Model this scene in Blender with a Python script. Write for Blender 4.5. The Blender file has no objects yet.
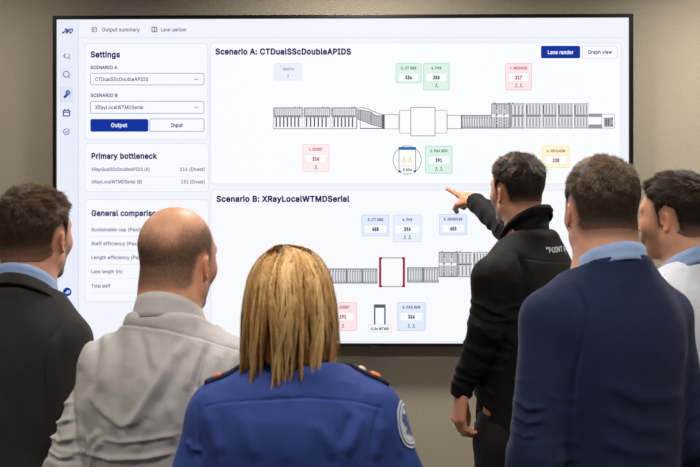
import bpy, math, random
import numpy as np
from mathutils import Vector, Matrix
from mathutils.bvhtree import BVHTree

# ------------------------------------------------------------------ basics
C = bpy.context.scene.collection
F = 924.0; CZ = 1.6; CYAW = math.radians(0.84)
FW = np.array([-math.sin(CYAW), math.cos(CYAW), 0.0]); RT = np.array([math.cos(CYAW), math.sin(CYAW), 0.0])

def at(px, py, Y):
    """pixel of the photograph + distance into the room -> point in the room"""
    r = FW + RT * (px - 350) / F + np.array([0, 0, 1.0]) * (233.5 - py) / F
    p = r * (Y / r[1]); p[2] += CZ
    return p

def seen_at(W):
    """room points -> photograph pixels"""
    q = W - np.array([0, 0, CZ]); d = q @ FW
    return 350 + F * (q @ RT) / d, 233.5 - F * q[:, 2] / d

def srgb(r, g, b):
    f = lambda c: (c / 255 / 12.92) if c / 255 <= 0.04045 else ((c / 255 + 0.055) / 1.055) ** 2.4
    return (f(r), f(g), f(b), 1.0)

def smooth(x, a, b):
    t = np.clip((x - a) / (b - a), 0, 1); return t * t * (3 - 2 * t)

# ------------------------------------------------------------------ numpy noise
def _h(ix, iy, iz, s):
    n = (ix * 374761393 + iy * 668265263 + iz * 2147483647 + s * 1274126177) & 0xffffffff
    n = ((n ^ (n >> 13)) * 1274126177) & 0xffffffff
    n = n ^ (n >> 16)
    return (n & 0xffff) / 32767.5 - 1.0

def noise(P, seed=0):
    P = np.asarray(P, dtype=np.float64)
    i = np.floor(P).astype(np.int64); f = P - i; f = f * f * (3 - 2 * f)
    out = 0
    for a in (0, 1):
        wa = f[:, 0] if a else 1 - f[:, 0]
        for b in (0, 1):
            wb = f[:, 1] if b else 1 - f[:, 1]
            for c in (0, 1):
                wc = f[:, 2] if c else 1 - f[:, 2]
                out = out + wa * wb * wc * _h(i[:, 0] + a, i[:, 1] + b, i[:, 2] + c, seed)
    return out

def fbm(P, seed=0, n=3):
    o = 0; a = 1.0
    for k in range(n):
        o = o + a * noise(P * (2 ** k) + 7.3 * k, seed + k); a *= 0.5
    return o

# ------------------------------------------------------------------ implicit shapes
def smin(a, b, k):
    if k <= 0: return np.minimum(a, b)
    h = np.maximum(k - np.abs(a - b), 0) / k
    return np.minimum(a, b) - h * h * k * 0.25

def smax(a, b, k): return -smin(-a, -b, k)

def cone(P, a, b, ra, rb, ax=None, q=1.0):
    a = np.asarray(a, float); b = np.asarray(b, float); ab = b - a
    t = np.clip(((P - a) @ ab) / max(ab @ ab, 1e-9), 0, 1)
    o = P - a - t[:, None] * ab
    if ax is not None:
        ax = np.asarray(ax, float); ax = ax / np.linalg.norm(ax)
        c = o @ ax; o = o + ax * ((1 / q - 1) * c)[:, None]
    return np.sqrt((o * o).sum(1)) - (ra + t * (rb - ra))

def ell(P, c, r, R=None):
    q = P - np.asarray(c, float)
    if R is not None: q = q @ R
    r = np.asarray(r, float)
    k0 = np.sqrt(((q / r) ** 2).sum(1)); k1 = np.sqrt(((q / (r * r)) ** 2).sum(1)) + 1e-9
    return k0 * (k0 - 1) / k1

def rotz(a): c, s = math.cos(a), math.sin(a); return np.array([[c, -s, 0], [s, c, 0], [0, 0, 1.0]])
def rotx(a): c, s = math.cos(a), math.sin(a); return np.array([[1.0, 0, 0], [0, c, -s], [0, s, c]])
def roty(a): c, s = math.cos(a), math.sin(a); return np.array([[c, 0, s], [0, 1.0, 0], [-s, 0, c]])

class Field:
    def __init__(s): s.ops = []
    def add(s, fn, c, R, k=0.02, op='u'):
        s.ops.append((fn, np.asarray(c, float), R, k, op)); return s
    def cone(s, a, b, ra, rb, k=0.02, ax=None, q=1.0, op='u'):
        a = np.asarray(a, float); b = np.asarray(b, float)
        return s.add(lambda P: cone(P, a, b, ra, rb, ax, q), (a + b) / 2, np.linalg.norm(b - a) / 2 + max(ra, rb) * max(1, q), k, op)
    def ell(s, c, r, k=0.02, R=None, op='u'):
        return s.add(lambda P: ell(P, c, r, R), c, max(r), k, op)
    def __call__(s, P, margin):
        d = np.full(len(P), 1.0)
        for fn, c, R, k, op in s.ops:
            if R is None: m = slice(None); Q = P
            else:
                m = np.nonzero(((P - c) ** 2).sum(1) < (R + margin + k) ** 2)[0]
                if not len(m): continue
                Q = P[m]
            v = fn(Q)
            if op == 'u': d[m] = smin(d[m], v, k)
            elif op == 'd': d[m] = smax(d[m], -v, k)
            else: d[m] = smax(d[m], v, k)
        return d

def mesh_field(fld, lo, hi, h, zs=None, B=8):
    """surface nets over a block-sparse lattice -> verts, quads"""
    ax = [np.arange(lo[i], hi[i] + h, h) for i in range(3)]
    if zs is not None: ax[2] = np.asarray(zs, float)
    ax = [np.append(a, a[-1] + (a[-1] - a[-2]) * np.arange(1, (-len(a)) % B + 1)) for a in ax]
    n = [len(a) for a in ax]; nb = [k // B for k in n]
    D = np.ones(n, dtype=np.float32)
    cen = [a.reshape(-1, B).mean(1) for a in ax]
    half = [(a.reshape(-1, B)[:, -1] - a.reshape(-1, B)[:, 0]) / 2 + h for a in ax]
    G = np.stack(np.meshgrid(*cen, indexing='ij'), -1).reshape(-1, 3)
    H = np.sqrt(sum(g.reshape(-1) ** 2 for g in np.meshgrid(*half, indexing='ij')))
    mg = float(H.max()) + 0.03
    d0 = fld(G, mg + 0.03)
    near = (np.abs(d0) < H * 1.25 + 0.012).reshape(nb)
    sign = (d0 < 0).reshape(nb)
    D4 = D.reshape(nb[0], B, nb[1], B, nb[2], B)
    ii = np.argwhere(sign & ~near)
    D4[ii[:, 0], :, ii[:, 1], :, ii[:, 2], :] = -1
    ii = np.argwhere(near)
    for s in range(0, len(ii), 1500):
        J = ii[s:s + 1500]
        X = ax[0].reshape(-1, B)[J[:, 0]]; Y = ax[1].reshape(-1, B)[J[:, 1]]; Z = ax[2].reshape(-1, B)[J[:, 2]]
        P = np.empty((len(J), B, B, B, 3))
        P[..., 0] = X[:, :, None, None]; P[..., 1] = Y[:, None, :, None]; P[..., 2] = Z[:, None, None, :]
        v = fld(P.reshape(-1, 3), 0.02).reshape(len(J), B, B, B)
        D4[J[:, 0], :, J[:, 1], :, J[:, 2], :] = v
    D[0] = D[-1] = 1; D[:, 0] = D[:, -1] = 1; D[:, :, 0] = D[:, :, -1] = 1
    S = D < 0
    cs = np.zeros([k - 1 for k in n], dtype=np.int8)
    sl = (slice(0, -1), slice(1, None))
    for a in (0, 1):
        for b in (0, 1):
            for c in (0, 1): cs += S[sl[a], sl[b], sl[c]]
    act = (cs > 0) & (cs < 8)
    idx = np.argwhere(act)
    num = np.full(cs.shape, -1, dtype=np.int32); num[act] = np.arange(len(idx))
    cor = np.array([(a, b, c) for a in (0, 1) for b in (0, 1) for c in (0, 1)])
    V = np.stack([D[idx[:, 0] + c[0], idx[:, 1] + c[1], idx[:, 2] + c[2]] for c in cor], 1).astype(np.float64)
    acc = np.zeros((len(idx), 3)); cnt = np.zeros(len(idx))
    for i in range(8):
        for j in range(i + 1, 8):
            if np.abs(cor[i] - cor[j]).sum() != 1: continue
            x = (V[:, i] < 0) != (V[:, j] < 0)
            t = np.where(x, V[:, i] / np.where(x, V[:, i] - V[:, j], 1), 0)
            p = cor[i] + t[:, None] * (cor[j] - cor[i])
            acc[x] += p[x]; cnt[x] += 1
    fr = acc / cnt[:, None]
    vs = np.empty_like(fr)
    for i in range(3):
        a = ax[i]; vs[:, i] = a[idx[:, i]] + fr[:, i] * (a[idx[:, i] + 1] - a[idx[:, i]])
    quads = []
    for d in range(3):
        s0 = [slice(1, -1)] * 3; s1 = [slice(1, -1)] * 3
        s0[d] = slice(0, -1); s1[d] = slice(1, None)
        A = S[tuple(s0)]; Bb = S[tuple(s1)]
        e = np.argwhere(A != Bb); ins = A[e[:, 0], e[:, 1], e[:, 2]]
        o = e + 1; o[:, d] -= 1
        u, v = [(1, 2), (2, 0), (0, 1)][d]
        def cell(du, dv):
            q = o.copy(); q[:, u] += du; q[:, v] += dv
            return num[q[:, 0], q[:, 1], q[:, 2]]
        Q = np.stack([cell(-1, -1), cell(0, -1), cell(0, 0), cell(-1, 0)], 1)
        Q[~ins] = Q[~ins][:, ::-1]
        quads.append(Q)
    Q = np.concatenate(quads)
    Q = Q[(Q >= 0).all(1)]
    return vs, Q

def relax(V, Q, n=2, lam=0.5):
    E = np.concatenate([Q[:, [0, 1]], Q[:, [1, 2]], Q[:, [2, 3]], Q[:, [3, 0]]])
    E = np.concatenate([E, E[:, ::-1]])
    cnt = np.bincount(E[:, 0], minlength=len(V))[:, None] + 1e-9
    for k in range(n):
        for l in (lam, -lam * 1.03):
            s = np.stack([np.bincount(E[:, 0], weights=V[E[:, 1], i], minlength=len(V)) for i in range(3)], 1)
            V = V + l * (s / cnt - V)
    return V

def normals(V, Q):
    n = np.cross(V[Q[:, 2]] - V[Q[:, 0]], V[Q[:, 3]] - V[Q[:, 1]])
    N = np.stack([sum(np.bincount(Q[:, j], weights=n[:, i], minlength=len(V)) for j in range(4)) for i in range(3)], 1)
    return N / (np.linalg.norm(N, axis=1)[:, None] + 1e-12)

# ------------------------------------------------------------------ objects
def mesh_obj(name, V, faces, mat, parent=None, col=None, smooth_=True, matidx=None, mats=None):
    me = bpy.data.meshes.new(name)
    if isinstance(faces, np.ndarray):
        k = faces.shape[1]
        me.vertices.add(len(V)); me.vertices.foreach_set('co', np.asarray(V, np.float32).ravel())
        me.loops.add(faces.size); me.loops.foreach_set('vertex_index', faces.astype(np.int32).ravel())
        me.polygons.add(len(faces)); me.polygons.foreach_set('loop_start', np.arange(0, faces.size, k, dtype=np.int32))
        me.update(calc_edges=True); me.validate()
    else:
        me.from_pydata([tuple(map(float, v)) for v in V], [], [tuple(map(int, f)) for f in faces])
    for m in (mats or [mat]): me.materials.append(m)
    if matidx is not None: me.polygons.foreach_set('material_index', np.asarray(matidx, dtype=np.int32))
    if smooth_: me.polygons.foreach_set('use_smooth', np.ones(len(me.polygons), dtype=bool))
    if col is not None:
        at_ = me.color_attributes.new('tint', 'FLOAT_COLOR', 'POINT')
        c4 = np.ones((len(V), 4), np.float32); c4[:, :3] = col
        at_.data.foreach_set('color', c4.ravel())
    me.update()
    o = bpy.data.objects.new(name, me); C.objects.link(o)
    if parent is not None: o.parent = parent
    return o

def tag(o, label=None, cat=None, group=None, kind=None):
    if label: o['label'] = label
    if cat: o['category'] = cat
    if group: o['group'] = group
    if kind: o['kind'] = kind
    return o

def empty(name, loc=(0, 0, 0), rz=0.0):
    o = bpy.data.objects.new(name, None); C.objects.link(o); o.location = loc; o.rotation_euler = (0, 0, rz)
    o.empty_display_size = 0.1
    return o

class MB:
    """collects simple pieces into one mesh"""
    def __init__(s): s.v = []; s.f = []
    def add(s, V, Fc):
        b = len(s.v); s.v += [tuple(map(float, v)) for v in V]; s.f += [tuple(b + int(i) for i in f) for f in Fc]; return s
    def box(s, a, b, bev=0.0):
        (x0, y0, z0), (x1, y1, z1) = a, b
        if bev <= 0:
            V = [(x, y, z) for x in (x0, x1) for y in (y0, y1) for z in (z0, z1)]
            return s.add(V, [(0, 1, 3, 2), (4, 6, 7, 5), (0, 4, 5, 1), (2, 3, 7, 6), (0, 2, 6, 4), (1, 5, 7, 3)])
        import bmesh
        bm = bmesh.new(); bmesh.ops.create_cube(bm, size=1)
        for v in bm.verts: v.co = Vector(((x0 + x1) / 2 + v.co.x * (x1 - x0), (y0 + y1) / 2 + v.co.y * (y1 - y0), (z0 + z1) / 2 + v.co.z * (z1 - z0)))
        bmesh.ops.bevel(bm, geom=list(bm.edges), offset=bev, segments=2, affect='EDGES', profile=0.6)
        bm.verts.index_update()
        s.add([v.co[:] for v in bm.verts], [[v.index for v in f.verts] for f in bm.faces]); bm.free(); return s
    def build(s, name, mat, parent=None, smooth_=False):
        return mesh_obj(name, s.v, s.f, mat, parent, smooth_=smooth_)

# ------------------------------------------------------------------ materials
def new_mat(name):
    m = bpy.data.materials.new(name); m.use_nodes = True
    nt = m.node_tree; return m, nt, nt.nodes['Principled BSDF']

def cloth(name, col, rough=0.85, scale=900, bump=0.25, sheen=0.3, vary=0.08, weave=True, spec=0.3):
    m, nt, p = new_mat(name)
    N = nt.nodes.new; L = nt.links.new
    tc = N('ShaderNodeTexCoord')
    n1 = N('ShaderNodeTexNoise'); n1.inputs['Scale'].default_value = 60; n1.inputs['Detail'].default_value = 4
    L(tc.outputs['Object'], n1.inputs['Vector'])
    mr = N('ShaderNodeMapRange'); mr.inputs[3].default_value = 1 - vary; mr.inputs[4].default_value = 1 + vary
    L(n1.outputs['Fac'], mr.inputs[0])
    mx = N('ShaderNodeVectorMath'); mx.operation = 'SCALE'; mx.inputs[0].default_value = col[:3]
    L(mr.outputs[0], mx.inputs['Scale']); L(mx.outputs[0], p.inputs['Base Color'])
    n2 = N('ShaderNodeTexNoise'); n2.inputs['Scale'].default_value = scale; n2.inputs['Detail'].default_value = 2
    L(tc.outputs['Object'], n2.inputs['Vector'])
    bp = N('ShaderNodeBump'); bp.inputs['Strength'].default_value = bump; bp.inputs['Distance'].default_value = 0.001
    L(n2.outputs['Fac'], bp.inputs['Height']); L(bp.outputs[0], p.inputs['Normal'])
    p.inputs['Roughness'].default_value = rough
    p.inputs['Specular IOR Level'].default_value = spec
    p.inputs['Sheen Weight'].default_value = sheen; p.inputs['Sheen Roughness'].default_value = 0.5
    p.inputs['Sheen Tint'].default_value = tuple(0.5 + 0.5 * c for c in col[:3]) + (1,)
    return m

def attr_mat(name, rough, spec=0.4, sss=0.0, bump=0.1, scale=400, sheen=0.0):
    m, nt, p = new_mat(name)
    N = nt.nodes.new; L = nt.links.new
    a = N('ShaderNodeAttribute'); a.attribute_name = 'tint'
    L(a.outputs['Color'], p.inputs['Base Color'])
    p.inputs['Roughness'].default_value = rough; p.inputs['Specular IOR Level'].default_value = spec
    if sss:
        p.inputs['Subsurface Weight'].default_value = sss; p.inputs['Subsurface Radius'].default_value = (0.9, 0.35, 0.2)
        p.inputs['Subsurface Scale'].default_value = 0.006
    if bump:
        tc = N('ShaderNodeTexCoord')
        n2 = N('ShaderNodeTexNoise'); n2.inputs['Scale'].default_value = scale; n2.inputs['Detail'].default_value = 3
        L(tc.outputs['Object'], n2.inputs['Vector'])
        bp = N('ShaderNodeBump'); bp.inputs['Strength'].default_value = bump; bp.inputs['Distance'].default_value = 0.001
        L(n2.outputs['Fac'], bp.inputs['Height']); L(bp.outputs[0], p.inputs['Normal'])
    return m

def plain(name, col, rough=0.5, spec=0.5, metal=0.0):
    m, nt, p = new_mat(name)
    p.inputs['Base Color'].default_value = col; p.inputs['Roughness'].default_value = rough
    p.inputs['Specular IOR Level'].default_value = spec; p.inputs['Metallic'].default_value = metal
    return m
# ------------------------------------------------------------------ the room
Y0 = 4.0                                     # plane of the lit screen
def wall_mat():
    m, nt, p = new_mat('taupe_wall_fabric'); N = nt.nodes.new; L = nt.links.new
    tc = N('ShaderNodeTexCoord')
    n = N('ShaderNodeTexNoise'); n.inputs['Scale'].default_value = 130; n.inputs['Detail'].default_value = 6; n.inputs['Roughness'].default_value = 0.7
    L(tc.outputs['Object'], n.inputs['Vector'])
    cr = N('ShaderNodeValToRGB'); e = cr.color_ramp.elements
    e[0].position = 0.3; e[0].color = WALL_A; e[1].position = 0.7; e[1].color = WALL_B
    L(n.outputs['Fac'], cr.inputs[0]); L(cr.outputs[0], p.inputs['Base Color'])
    n2 = N('ShaderNodeTexNoise'); n2.inputs['Scale'].default_value = 420; n2.inputs['Detail'].default_value = 3
    L(tc.outputs['Object'], n2.inputs['Vector'])
    bp = N('ShaderNodeBump'); bp.inputs['Strength'].default_value = 0.35; bp.inputs['Distance'].default_value = 0.002
    L(n2.outputs['Fac'], bp.inputs['Height']); L(bp.outputs[0], p.inputs['Normal'])
    p.inputs['Roughness'].default_value = 0.9; p.inputs['Specular IOR Level'].default_value = 0.2
    return m
WALL_A = srgb(158, 150, 134); WALL_B = srgb(174, 165, 149)
M_WALL = wall_mat()
def noisy(name, a, b, scale, rough, bump=0.2):
    m, nt, p = new_mat(name); N = nt.nodes.new; L = nt.links.new
    tc = N('ShaderNodeTexCoord'); n = N('ShaderNodeTexNoise'); n.inputs['Scale'].default_value = scale; n.inputs['Detail'].default_value = 5
    L(tc.outputs['Object'], n.inputs['Vector'])
    cr = N('ShaderNodeValToRGB'); e = cr.color_ramp.elements; e[0].position = 0.35; e[0].color = a; e[1].position = 0.65; e[1].color = b
    L(n.outputs['Fac'], cr.inputs[0]); L(cr.outputs[0], p.inputs['Base Color'])
    bp = N('ShaderNodeBump'); bp.inputs['Strength'].default_value = bump; bp.inputs['Distance'].default_value = 0.002
    L(n.outputs['Fac'], bp.inputs['Height']); L(bp.outputs[0], p.inputs['Normal'])
    p.inputs['Roughness'].default_value = rough
    return m
M_CARPET = noisy('grey_carpet', srgb(72, 72, 74), srgb(96, 95, 96), 240, 0.95)
M_CEIL = noisy('white_ceiling_paint', srgb(205, 202, 196), srgb(214, 211, 205), 90, 0.9, 0.05)
XL, XR, YB, YF, ZC = -3.6, 3.6, -2.2, 4.07, 3.0
def room_part(name, a, b, mat): tag(MB().box(a, b).build(name, mat), kind='structure')
room_part('floor', (XL - .1, YB - .1, -.1), (XR + .1, YF + .1, 0), M_CARPET)
room_part('ceiling', (XL - .1, YB - .1, ZC), (XR + .1, YF + .1, ZC + .1), M_CEIL)
room_part('wall_back', (XL - .1, YF, 0), (XR + .1, YF + .1, ZC), M_WALL)
room_part('wall_left', (XL - .1, YB, 0), (XL, YF, ZC), M_WALL)
room_part('wall_right', (XR, YB, 0), (XR + .1, YF, ZC), M_WALL)
room_part('wall_front', (XL - .1, YB - .1, 0), (XR + .1, YB, ZC), M_WALL)
room_part('baseboard_back', (XL, YF - .015, 0), (XR, YF, .09), plain('dark_skirting', srgb(60, 58, 55), 0.5))

# ------------------------------------------------------------------ wall display
M_BEZEL = plain('black_bezel_plastic', srgb(16, 16, 18), 0.28, 0.5)
_em = {}
def lit(r, g, b):
    k = (r, g, b)
    if k not in _em:
        m, nt, p = new_mat('screen_colour_%02x%02x%02x' % k)
        p.inputs['Base Color'].default_value = (0.004, 0.004, 0.004, 1); p.inputs['Roughness'].default_value = 0.5
        p.inputs['Specular IOR Level'].default_value = 0.05
        p.inputs['Emission Color'].default_value = srgb(r, g, b); p.inputs['Emission Strength'].default_value = 1.0
        _em[k] = m
    return _em[k]
tv = empty('wall_display', (0, Y0, 1.8))
tag(tv, 'large black-framed wall screen showing two scenario diagrams on a white page', 'screen')
TVI = np.array([0, Y0, 1.8])
PL = at(56.9, 233, Y0)[0]; PR = at(628.6, 233, Y0)[0]
ZT = at(57, 19.7, Y0)[2]; ZB = at(400, 343.2, Y0)[2]
OL = at(53.3, 233, Y0)[0]; OR = at(632.9, 233, Y0)[0]; OT = at(54, 16.1, Y0)[2]; OB = at(400, 346.3, Y0)[2]
def fr():
    m = MB(); y0 = Y0 - .010; y1 = Y0 + .045
    m.box((OL, y0, OB), (PL, y1, OT), .002); m.box((PR, y0, OB), (OR, y1, OT), .002)
    m.box((PL, y0, ZT), (PR, y1, OT), .002); m.box((PL, y0, OB), (PR, y1, ZB), .002)
    return m
def loc(o, p=tv):
    return o
def tvmesh(m, name, mat, parent):
    off = TVI
    m.v = [tuple(np.array(v) - off) for v in m.v]
    return m.build(name, mat, parent)
tvmesh(fr(), 'bezel', M_BEZEL, tv)
tvmesh(MB().box((OL + .02, Y0 + .03, OB + .02), (OR - .02, Y0 + .068, OT - .02)), 'back_housing', M_BEZEL, tv)
tvmesh(MB().box((at(368, 345, Y0)[0], Y0 - .010, OB - .004), (at(380, 345, Y0)[0], Y0 + .02, OB + .001), .001), 'sensor_bump', plain('sensor_plastic', srgb(40, 42, 46), .3), tv)
panel = tvmesh(MB().box((PL, Y0, ZB), (PR, Y0 + .03, ZT)), 'screen_panel', lit(241, 244, 252), tv)

LAY = [0]
def ly(k): return Y0 - 0.0004 * k
def poly(pts, k, m):
    m.add([tuple(at(x, y, ly(k))) for x, y in pts], [list(range(len(pts)))[::-1]])
def rrect_pts(x0, y0, x1, y1, r, n=4):
    o = []
    for cx, cy, a0 in ((x1 - r, y0 + r, -90), (x1 - r, y1 - r, 0), (x0 + r, y1 - r, 90), (x0 + r, y0 + r, 180)):
        for i in range(n + 1):
            a = math.radians(a0 + 90 * i / n); o.append((cx + r * math.cos(a), cy + r * math.sin(a)))
    return o
def flat(m, name, mat, parent):
    m.v = [tuple(np.array(v) - TVI) for v in m.v]
    return mesh_obj(name, m.v, m.f, mat, parent, smooth_=False)
def card(name, x0, y0, x1, y1, r, k, fill, line, w, parent, lab=None):
    """a filled rounded card with its outline; sy: photo pixels"""
    a = MB(); poly(rrect_pts(x0, y0, x1, y1, r), k, a)
    b = MB(); poly(rrect_pts(x0 + w, y0 + w, x1 - w, y1 - w, max(r - w, .1)), k + 1, b)
    n1 = len(a.v)
    a.add(b.v, b.f)
    a.v = [tuple(np.array(v) - TVI) for v in a.v]
    o = mesh_obj(name, a.v, a.f, None, parent, smooth_=False, mats=[lit(*line), lit(*fill)], matidx=[0, 1])
    if lab: o['label'] = lab
    return o
import os
FONT = None
try:
    for _r in ('LOCAL', 'SYSTEM'):
        _f = os.path.join(bpy.utils.resource_path(_r), 'datafiles', 'fonts', 'Inter.woff2')
        if FONT is None and os.path.exists(_f): FONT = bpy.data.fonts.load(_f)
except Exception: FONT = None
from mathutils.geometry import delaunay_2d_cdt
_tc = {}
def text_mesh(s, bold):
    """writing as triangles; the strokes are thickened by `bold` all round"""
    if (s, bold) in _tc: return _tc[(s, bold)]
    cu = bpy.data.curves.new('t', 'FONT'); cu.body = s
    if FONT: cu.font = FONT
    cu.resolution_u = 3; cu.fill_mode = 'NONE'; cu.space_character = 1 + bold * 2
    ob = bpy.data.objects.new('t', cu); C.objects.link(ob)
    dg = bpy.context.evaluated_depsgraph_get(); ev = ob.evaluated_get(dg); me = ev.to_mesh()
    P = [v.co.xy.copy() for v in me.vertices]; E = [tuple(e.vertices) for e in me.edges]
    ev.to_mesh_clear(); bpy.data.objects.remove(ob); bpy.data.curves.remove(cu)
    A = np.array([P[a][:] for a, b in E]); B = np.array([P[b][:] for a, b in E])
    vo, _e, fo, _1, _2, _3 = delaunay_2d_cdt(P, E, [], 0, 1e-6)
    V = np.array([v[:] for v in vo]); T = np.array([f for f in fo if len(f) == 3]); c = V[T].mean(1)
    cr = (A[None, :, 1] > c[:, None, 1]) != (B[None, :, 1] > c[:, None, 1])
    xi = A[None, :, 0] + (c[:, None, 1] - A[None, :, 1]) / np.where(B[:, 1] == A[:, 1], 1, B[:, 1] - A[:, 1])[None] * (B[:, 0] - A[:, 0])[None]
    ins = (cr & (xi > c[:, None, 0])).sum(1) % 2 == 1
    V3 = [(x, y, 0) for x, y in V]; Fc = [list(map(int, t)) for t in T[ins]]
    if bold > 0:
        for a, b in zip(A, B):
            e = b - a; L = np.linalg.norm(e)
            if L < 1e-6: continue
            e = e / L * bold * .5; n = np.array([-e[1], e[0]]) * 2; k = len(V3)
            V3 += [(*(a - e - n), 0), (*(b + e - n), 0), (*(b + e + n), 0), (*(a - e + n), 0)]; Fc.append([k, k + 1, k + 2, k + 3])
    _tc[(s, bold)] = (np.array(V3), Fc)
    return _tc[(s, bold)]
CAPH = None
def label(name, s, x0, x1, yb, cap, col, parent, bold=0.0, k=4, slant=0.0):
    """writing fitted between photo columns x0..x1, baseline yb, capital height cap"""
    global CAPH
    if CAPH is None: CAPH = text_mesh('H', 0)[0][:, 1].max()
    V, Fc = text_mesh(s, round(bold * 1.1 + .017, 4))
    sx = (x1 - x0) / (V[:, 0].max() - V[:, 0].min()); X = x0 + (V[:, 0] - V[:, 0].min()) * sx; Y = V[:, 1] * cap / CAPH
    X = X + slant * Y
    m = MB(); m.add([at(x, yb - y, ly(k)) for x, y in zip(X, Y)], Fc)
    return flat(m, name, lit(*col), parent)
def strokes(name, segs, w, col, parent, k=3):
    m = MB()
    for (x0, y0, x1, y1) in segs:
        L = math.hypot(x1 - x0, y1 - y0) + 1e-6; nx, ny = -(y1 - y0) / L * w / 2, (x1 - x0) / L * w / 2
        poly([(x0 + nx, y0 + ny), (x1 + nx, y1 + ny), (x1 - nx, y1 - ny), (x0 - nx, y0 - ny)], k, m)
    return flat(m, name, lit(*col), parent)
def arc(cx, cy, r, a0, a1, n=16):
    P = [(cx + r * math.cos(math.radians(a0 + (a1 - a0) * i / n)), cy + r * math.sin(math.radians(a0 + (a1 - a0) * i / n))) for i in range(n + 1)]
    return [(*P[i], *P[i + 1]) for i in range(n)]
def rects(name, R, col, parent, k=3):
    if len(R) > 1 and name in ('scanner_foot', 'lane_post', 'lane_knob', 'sorter_knob', 'gate_side', 'red_side_bar', 'red_corner', 'highlight_tile') or name == 'roller_frame':
        for q in R: rects_(name, [q], col, parent, k)
        return
    return rects_(name, R, col, parent, k)
def rects_(name, R, col, parent, k=3):
    m = MB()
    for (x0, y0, x1, y1) in R: poly([(x0, y0), (x1, y0), (x1, y1), (x0, y1)], k, m)
    return flat(m, name, lit(*col), parent)

NAVY = (38, 42, 100); MID = (86, 90, 134); BLUE = (10, 50, 158)
# side bar and header
sb = rects('side_bar', [(57.5, 20, 78.0, 343)], (233, 238, 250), panel, 1)
rects('side_bar_edge', [(78.0, 20, 78.7, 343)], (214, 220, 236), panel, 2)
rects('header_rule', [(78.7, 37.3, 622, 38.0)], (222, 227, 240), panel, 2)
rects('highlight_tile', [(59.5, 86.5, 73.2, 102.5)], (220, 227, 244), panel, 2)
rects('highlight_tile', [(59.5, 67, 73.2, 82.5)], (228, 234, 248), panel, 2)
label('logo', 'JWO', 62, 72, 33.2, 4.4, (40, 60, 150), panel, 0.03, slant=.35)
ic = (70, 96, 168)
strokes('side_icon', arc(67, 55.7, 2.5, -60, 250) + [(63.2, 55.8, 66, 53.4), (63.2, 55.8, 66, 58.2), (68.6, 57.6, 70.3, 59.3)], .8, (110, 126, 180), panel)
strokes('side_icon', arc(66.2, 74.2, 2.9, 0, 360) + [(68.3, 76.3, 69.8, 77.8)], .9, (90, 110, 172), panel)
strokes('side_icon', arc(68, 92.6, 2.0, -20, 290, 12) + [(66.6, 94.2, 63.6, 97.4), (67.6, 95.0, 64.5, 98.0), (67.3, 93.3, 69.5, 91)], 1.3, (50, 78, 160), panel)
strokes('side_icon', [(63.4, 110.3, 69.6, 110.3), (63.4, 112.2, 69.6, 112.2), (63.4, 116, 69.6, 116), (63.4, 110.3, 63.4, 116), (69.6, 110.3, 69.6, 116), (64.8, 109, 64.8, 111), (68.2, 109, 68.2, 111)], 1.1, (50, 76, 156), panel)
strokes('side_icon', arc(66.4, 131.8, 2.9, -10, 300, 18) + [(65, 131.6, 66.3, 133.1), (66.3, 133.1, 69.6, 129.2)], .8, ic, panel)
m = MB(); poly([(67.2 + 4.3 * math.cos(a * math.pi / 12), 291.9 + 4.3 * math.sin(a * math.pi / 12)) for a in range(24)], 3, m)
flat(m, 'round_badge', lit(16, 56, 160), panel)
label('badge_writing', 'JD', 65, 69.6, 293.3, 2.8, (225, 232, 250), panel, 0.03, 5, .3)
strokes('header_icon', [(92, 27.5, 96.6, 27.5), (92, 31.8, 96.6, 31.8), (92, 27.5, 92, 31.8), (96.6, 27.5, 96.6, 31.8), (92, 29, 96.6, 29), (93.5, 29, 93.5, 31.8)], .6, MID, panel)
strokes('header_icon', [(152, 27.2, 156.8, 27.2), (152, 31.8, 156.8, 31.8), (152, 27.2, 152, 31.8), (156.8, 27.2, 156.8, 31.8), (154.4, 27.2, 154.4, 31.8)], .8, (70, 80, 140), panel)
label('header_writing', 'Output summary', 102, 139.8, 31.4, 3.6, MID, panel)
label('header_writing', 'Lane-parison', 161.2, 186.3, 31.3, 3.4, MID, panel)
# left cards
CW = (247, 249, 254); CL = (222, 227, 240)
sc_ = card('settings_card', 84.7, 43.2, 208.2, 139.6, 3.5, 1, CW, CL, .7, panel)
pb_ = card('bottleneck_card', 84.7, 143.2, 208.8, 192.2, 3.5, 1, CW, CL, .7, panel)
gc_ = card('comparison_card', 84.7, 199.3, 208.8, 301.7, 3.5, 1, CW, CL, .7, panel)
# as sub-parts of the panel the writing sits beside its card
label('heading', 'Settings', 90.6, 120.0, 57.2, 5.5, NAVY, panel, 0.018)
label('field_name', 'SCENARIO A', 90.6, 117.2, 69.0, 3.2, (70, 74, 120), panel, .01)
label('field_name', 'SCENARIO B', 90.6, 117.4, 96.9, 3.2, (70, 74, 120), panel, .01)
BX = (120, 136, 190)
for y0, y1, s, x1 in ((73.0, 85.2, 'CTDualSScDoubleAPIDS', 148.2), (101.1, 113.6, 'XRayLocalWTMDSerial', 143.5)):
    card('drop_down_box', 90.2, y0, 204.3, y1, 2, 3, (250, 251, 255), BX, .6, panel)
    label('drop_down_writing', s, 95, x1, y0 + 8.0, 3.6, (72, 78, 128), panel, 0, 6)
    cy = (y0 + y1) / 2; strokes('chevron', [(194.4, cy - .8, 196.3, cy + .9), (196.3, cy + .9, 198.2, cy - .8)], .7, (110, 124, 176), panel, 6)
card('output_button', 90.4, 119.0, 148.3, 131.7, 1.6, 3, BLUE, BLUE, .5, panel)
card('input_button', 149.6, 118.6, 204.4, 131.6, 1.6, 3, (250, 251, 255), BX, .6, panel)
label('button_writing', 'Output', 111, 127.2, 127.0, 3.7, (235, 240, 255), panel, .012, 6)
label('button_writing', 'Input', 171, 182.8, 127.0, 3.7, (36, 50, 130), panel, .012, 6)
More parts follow.
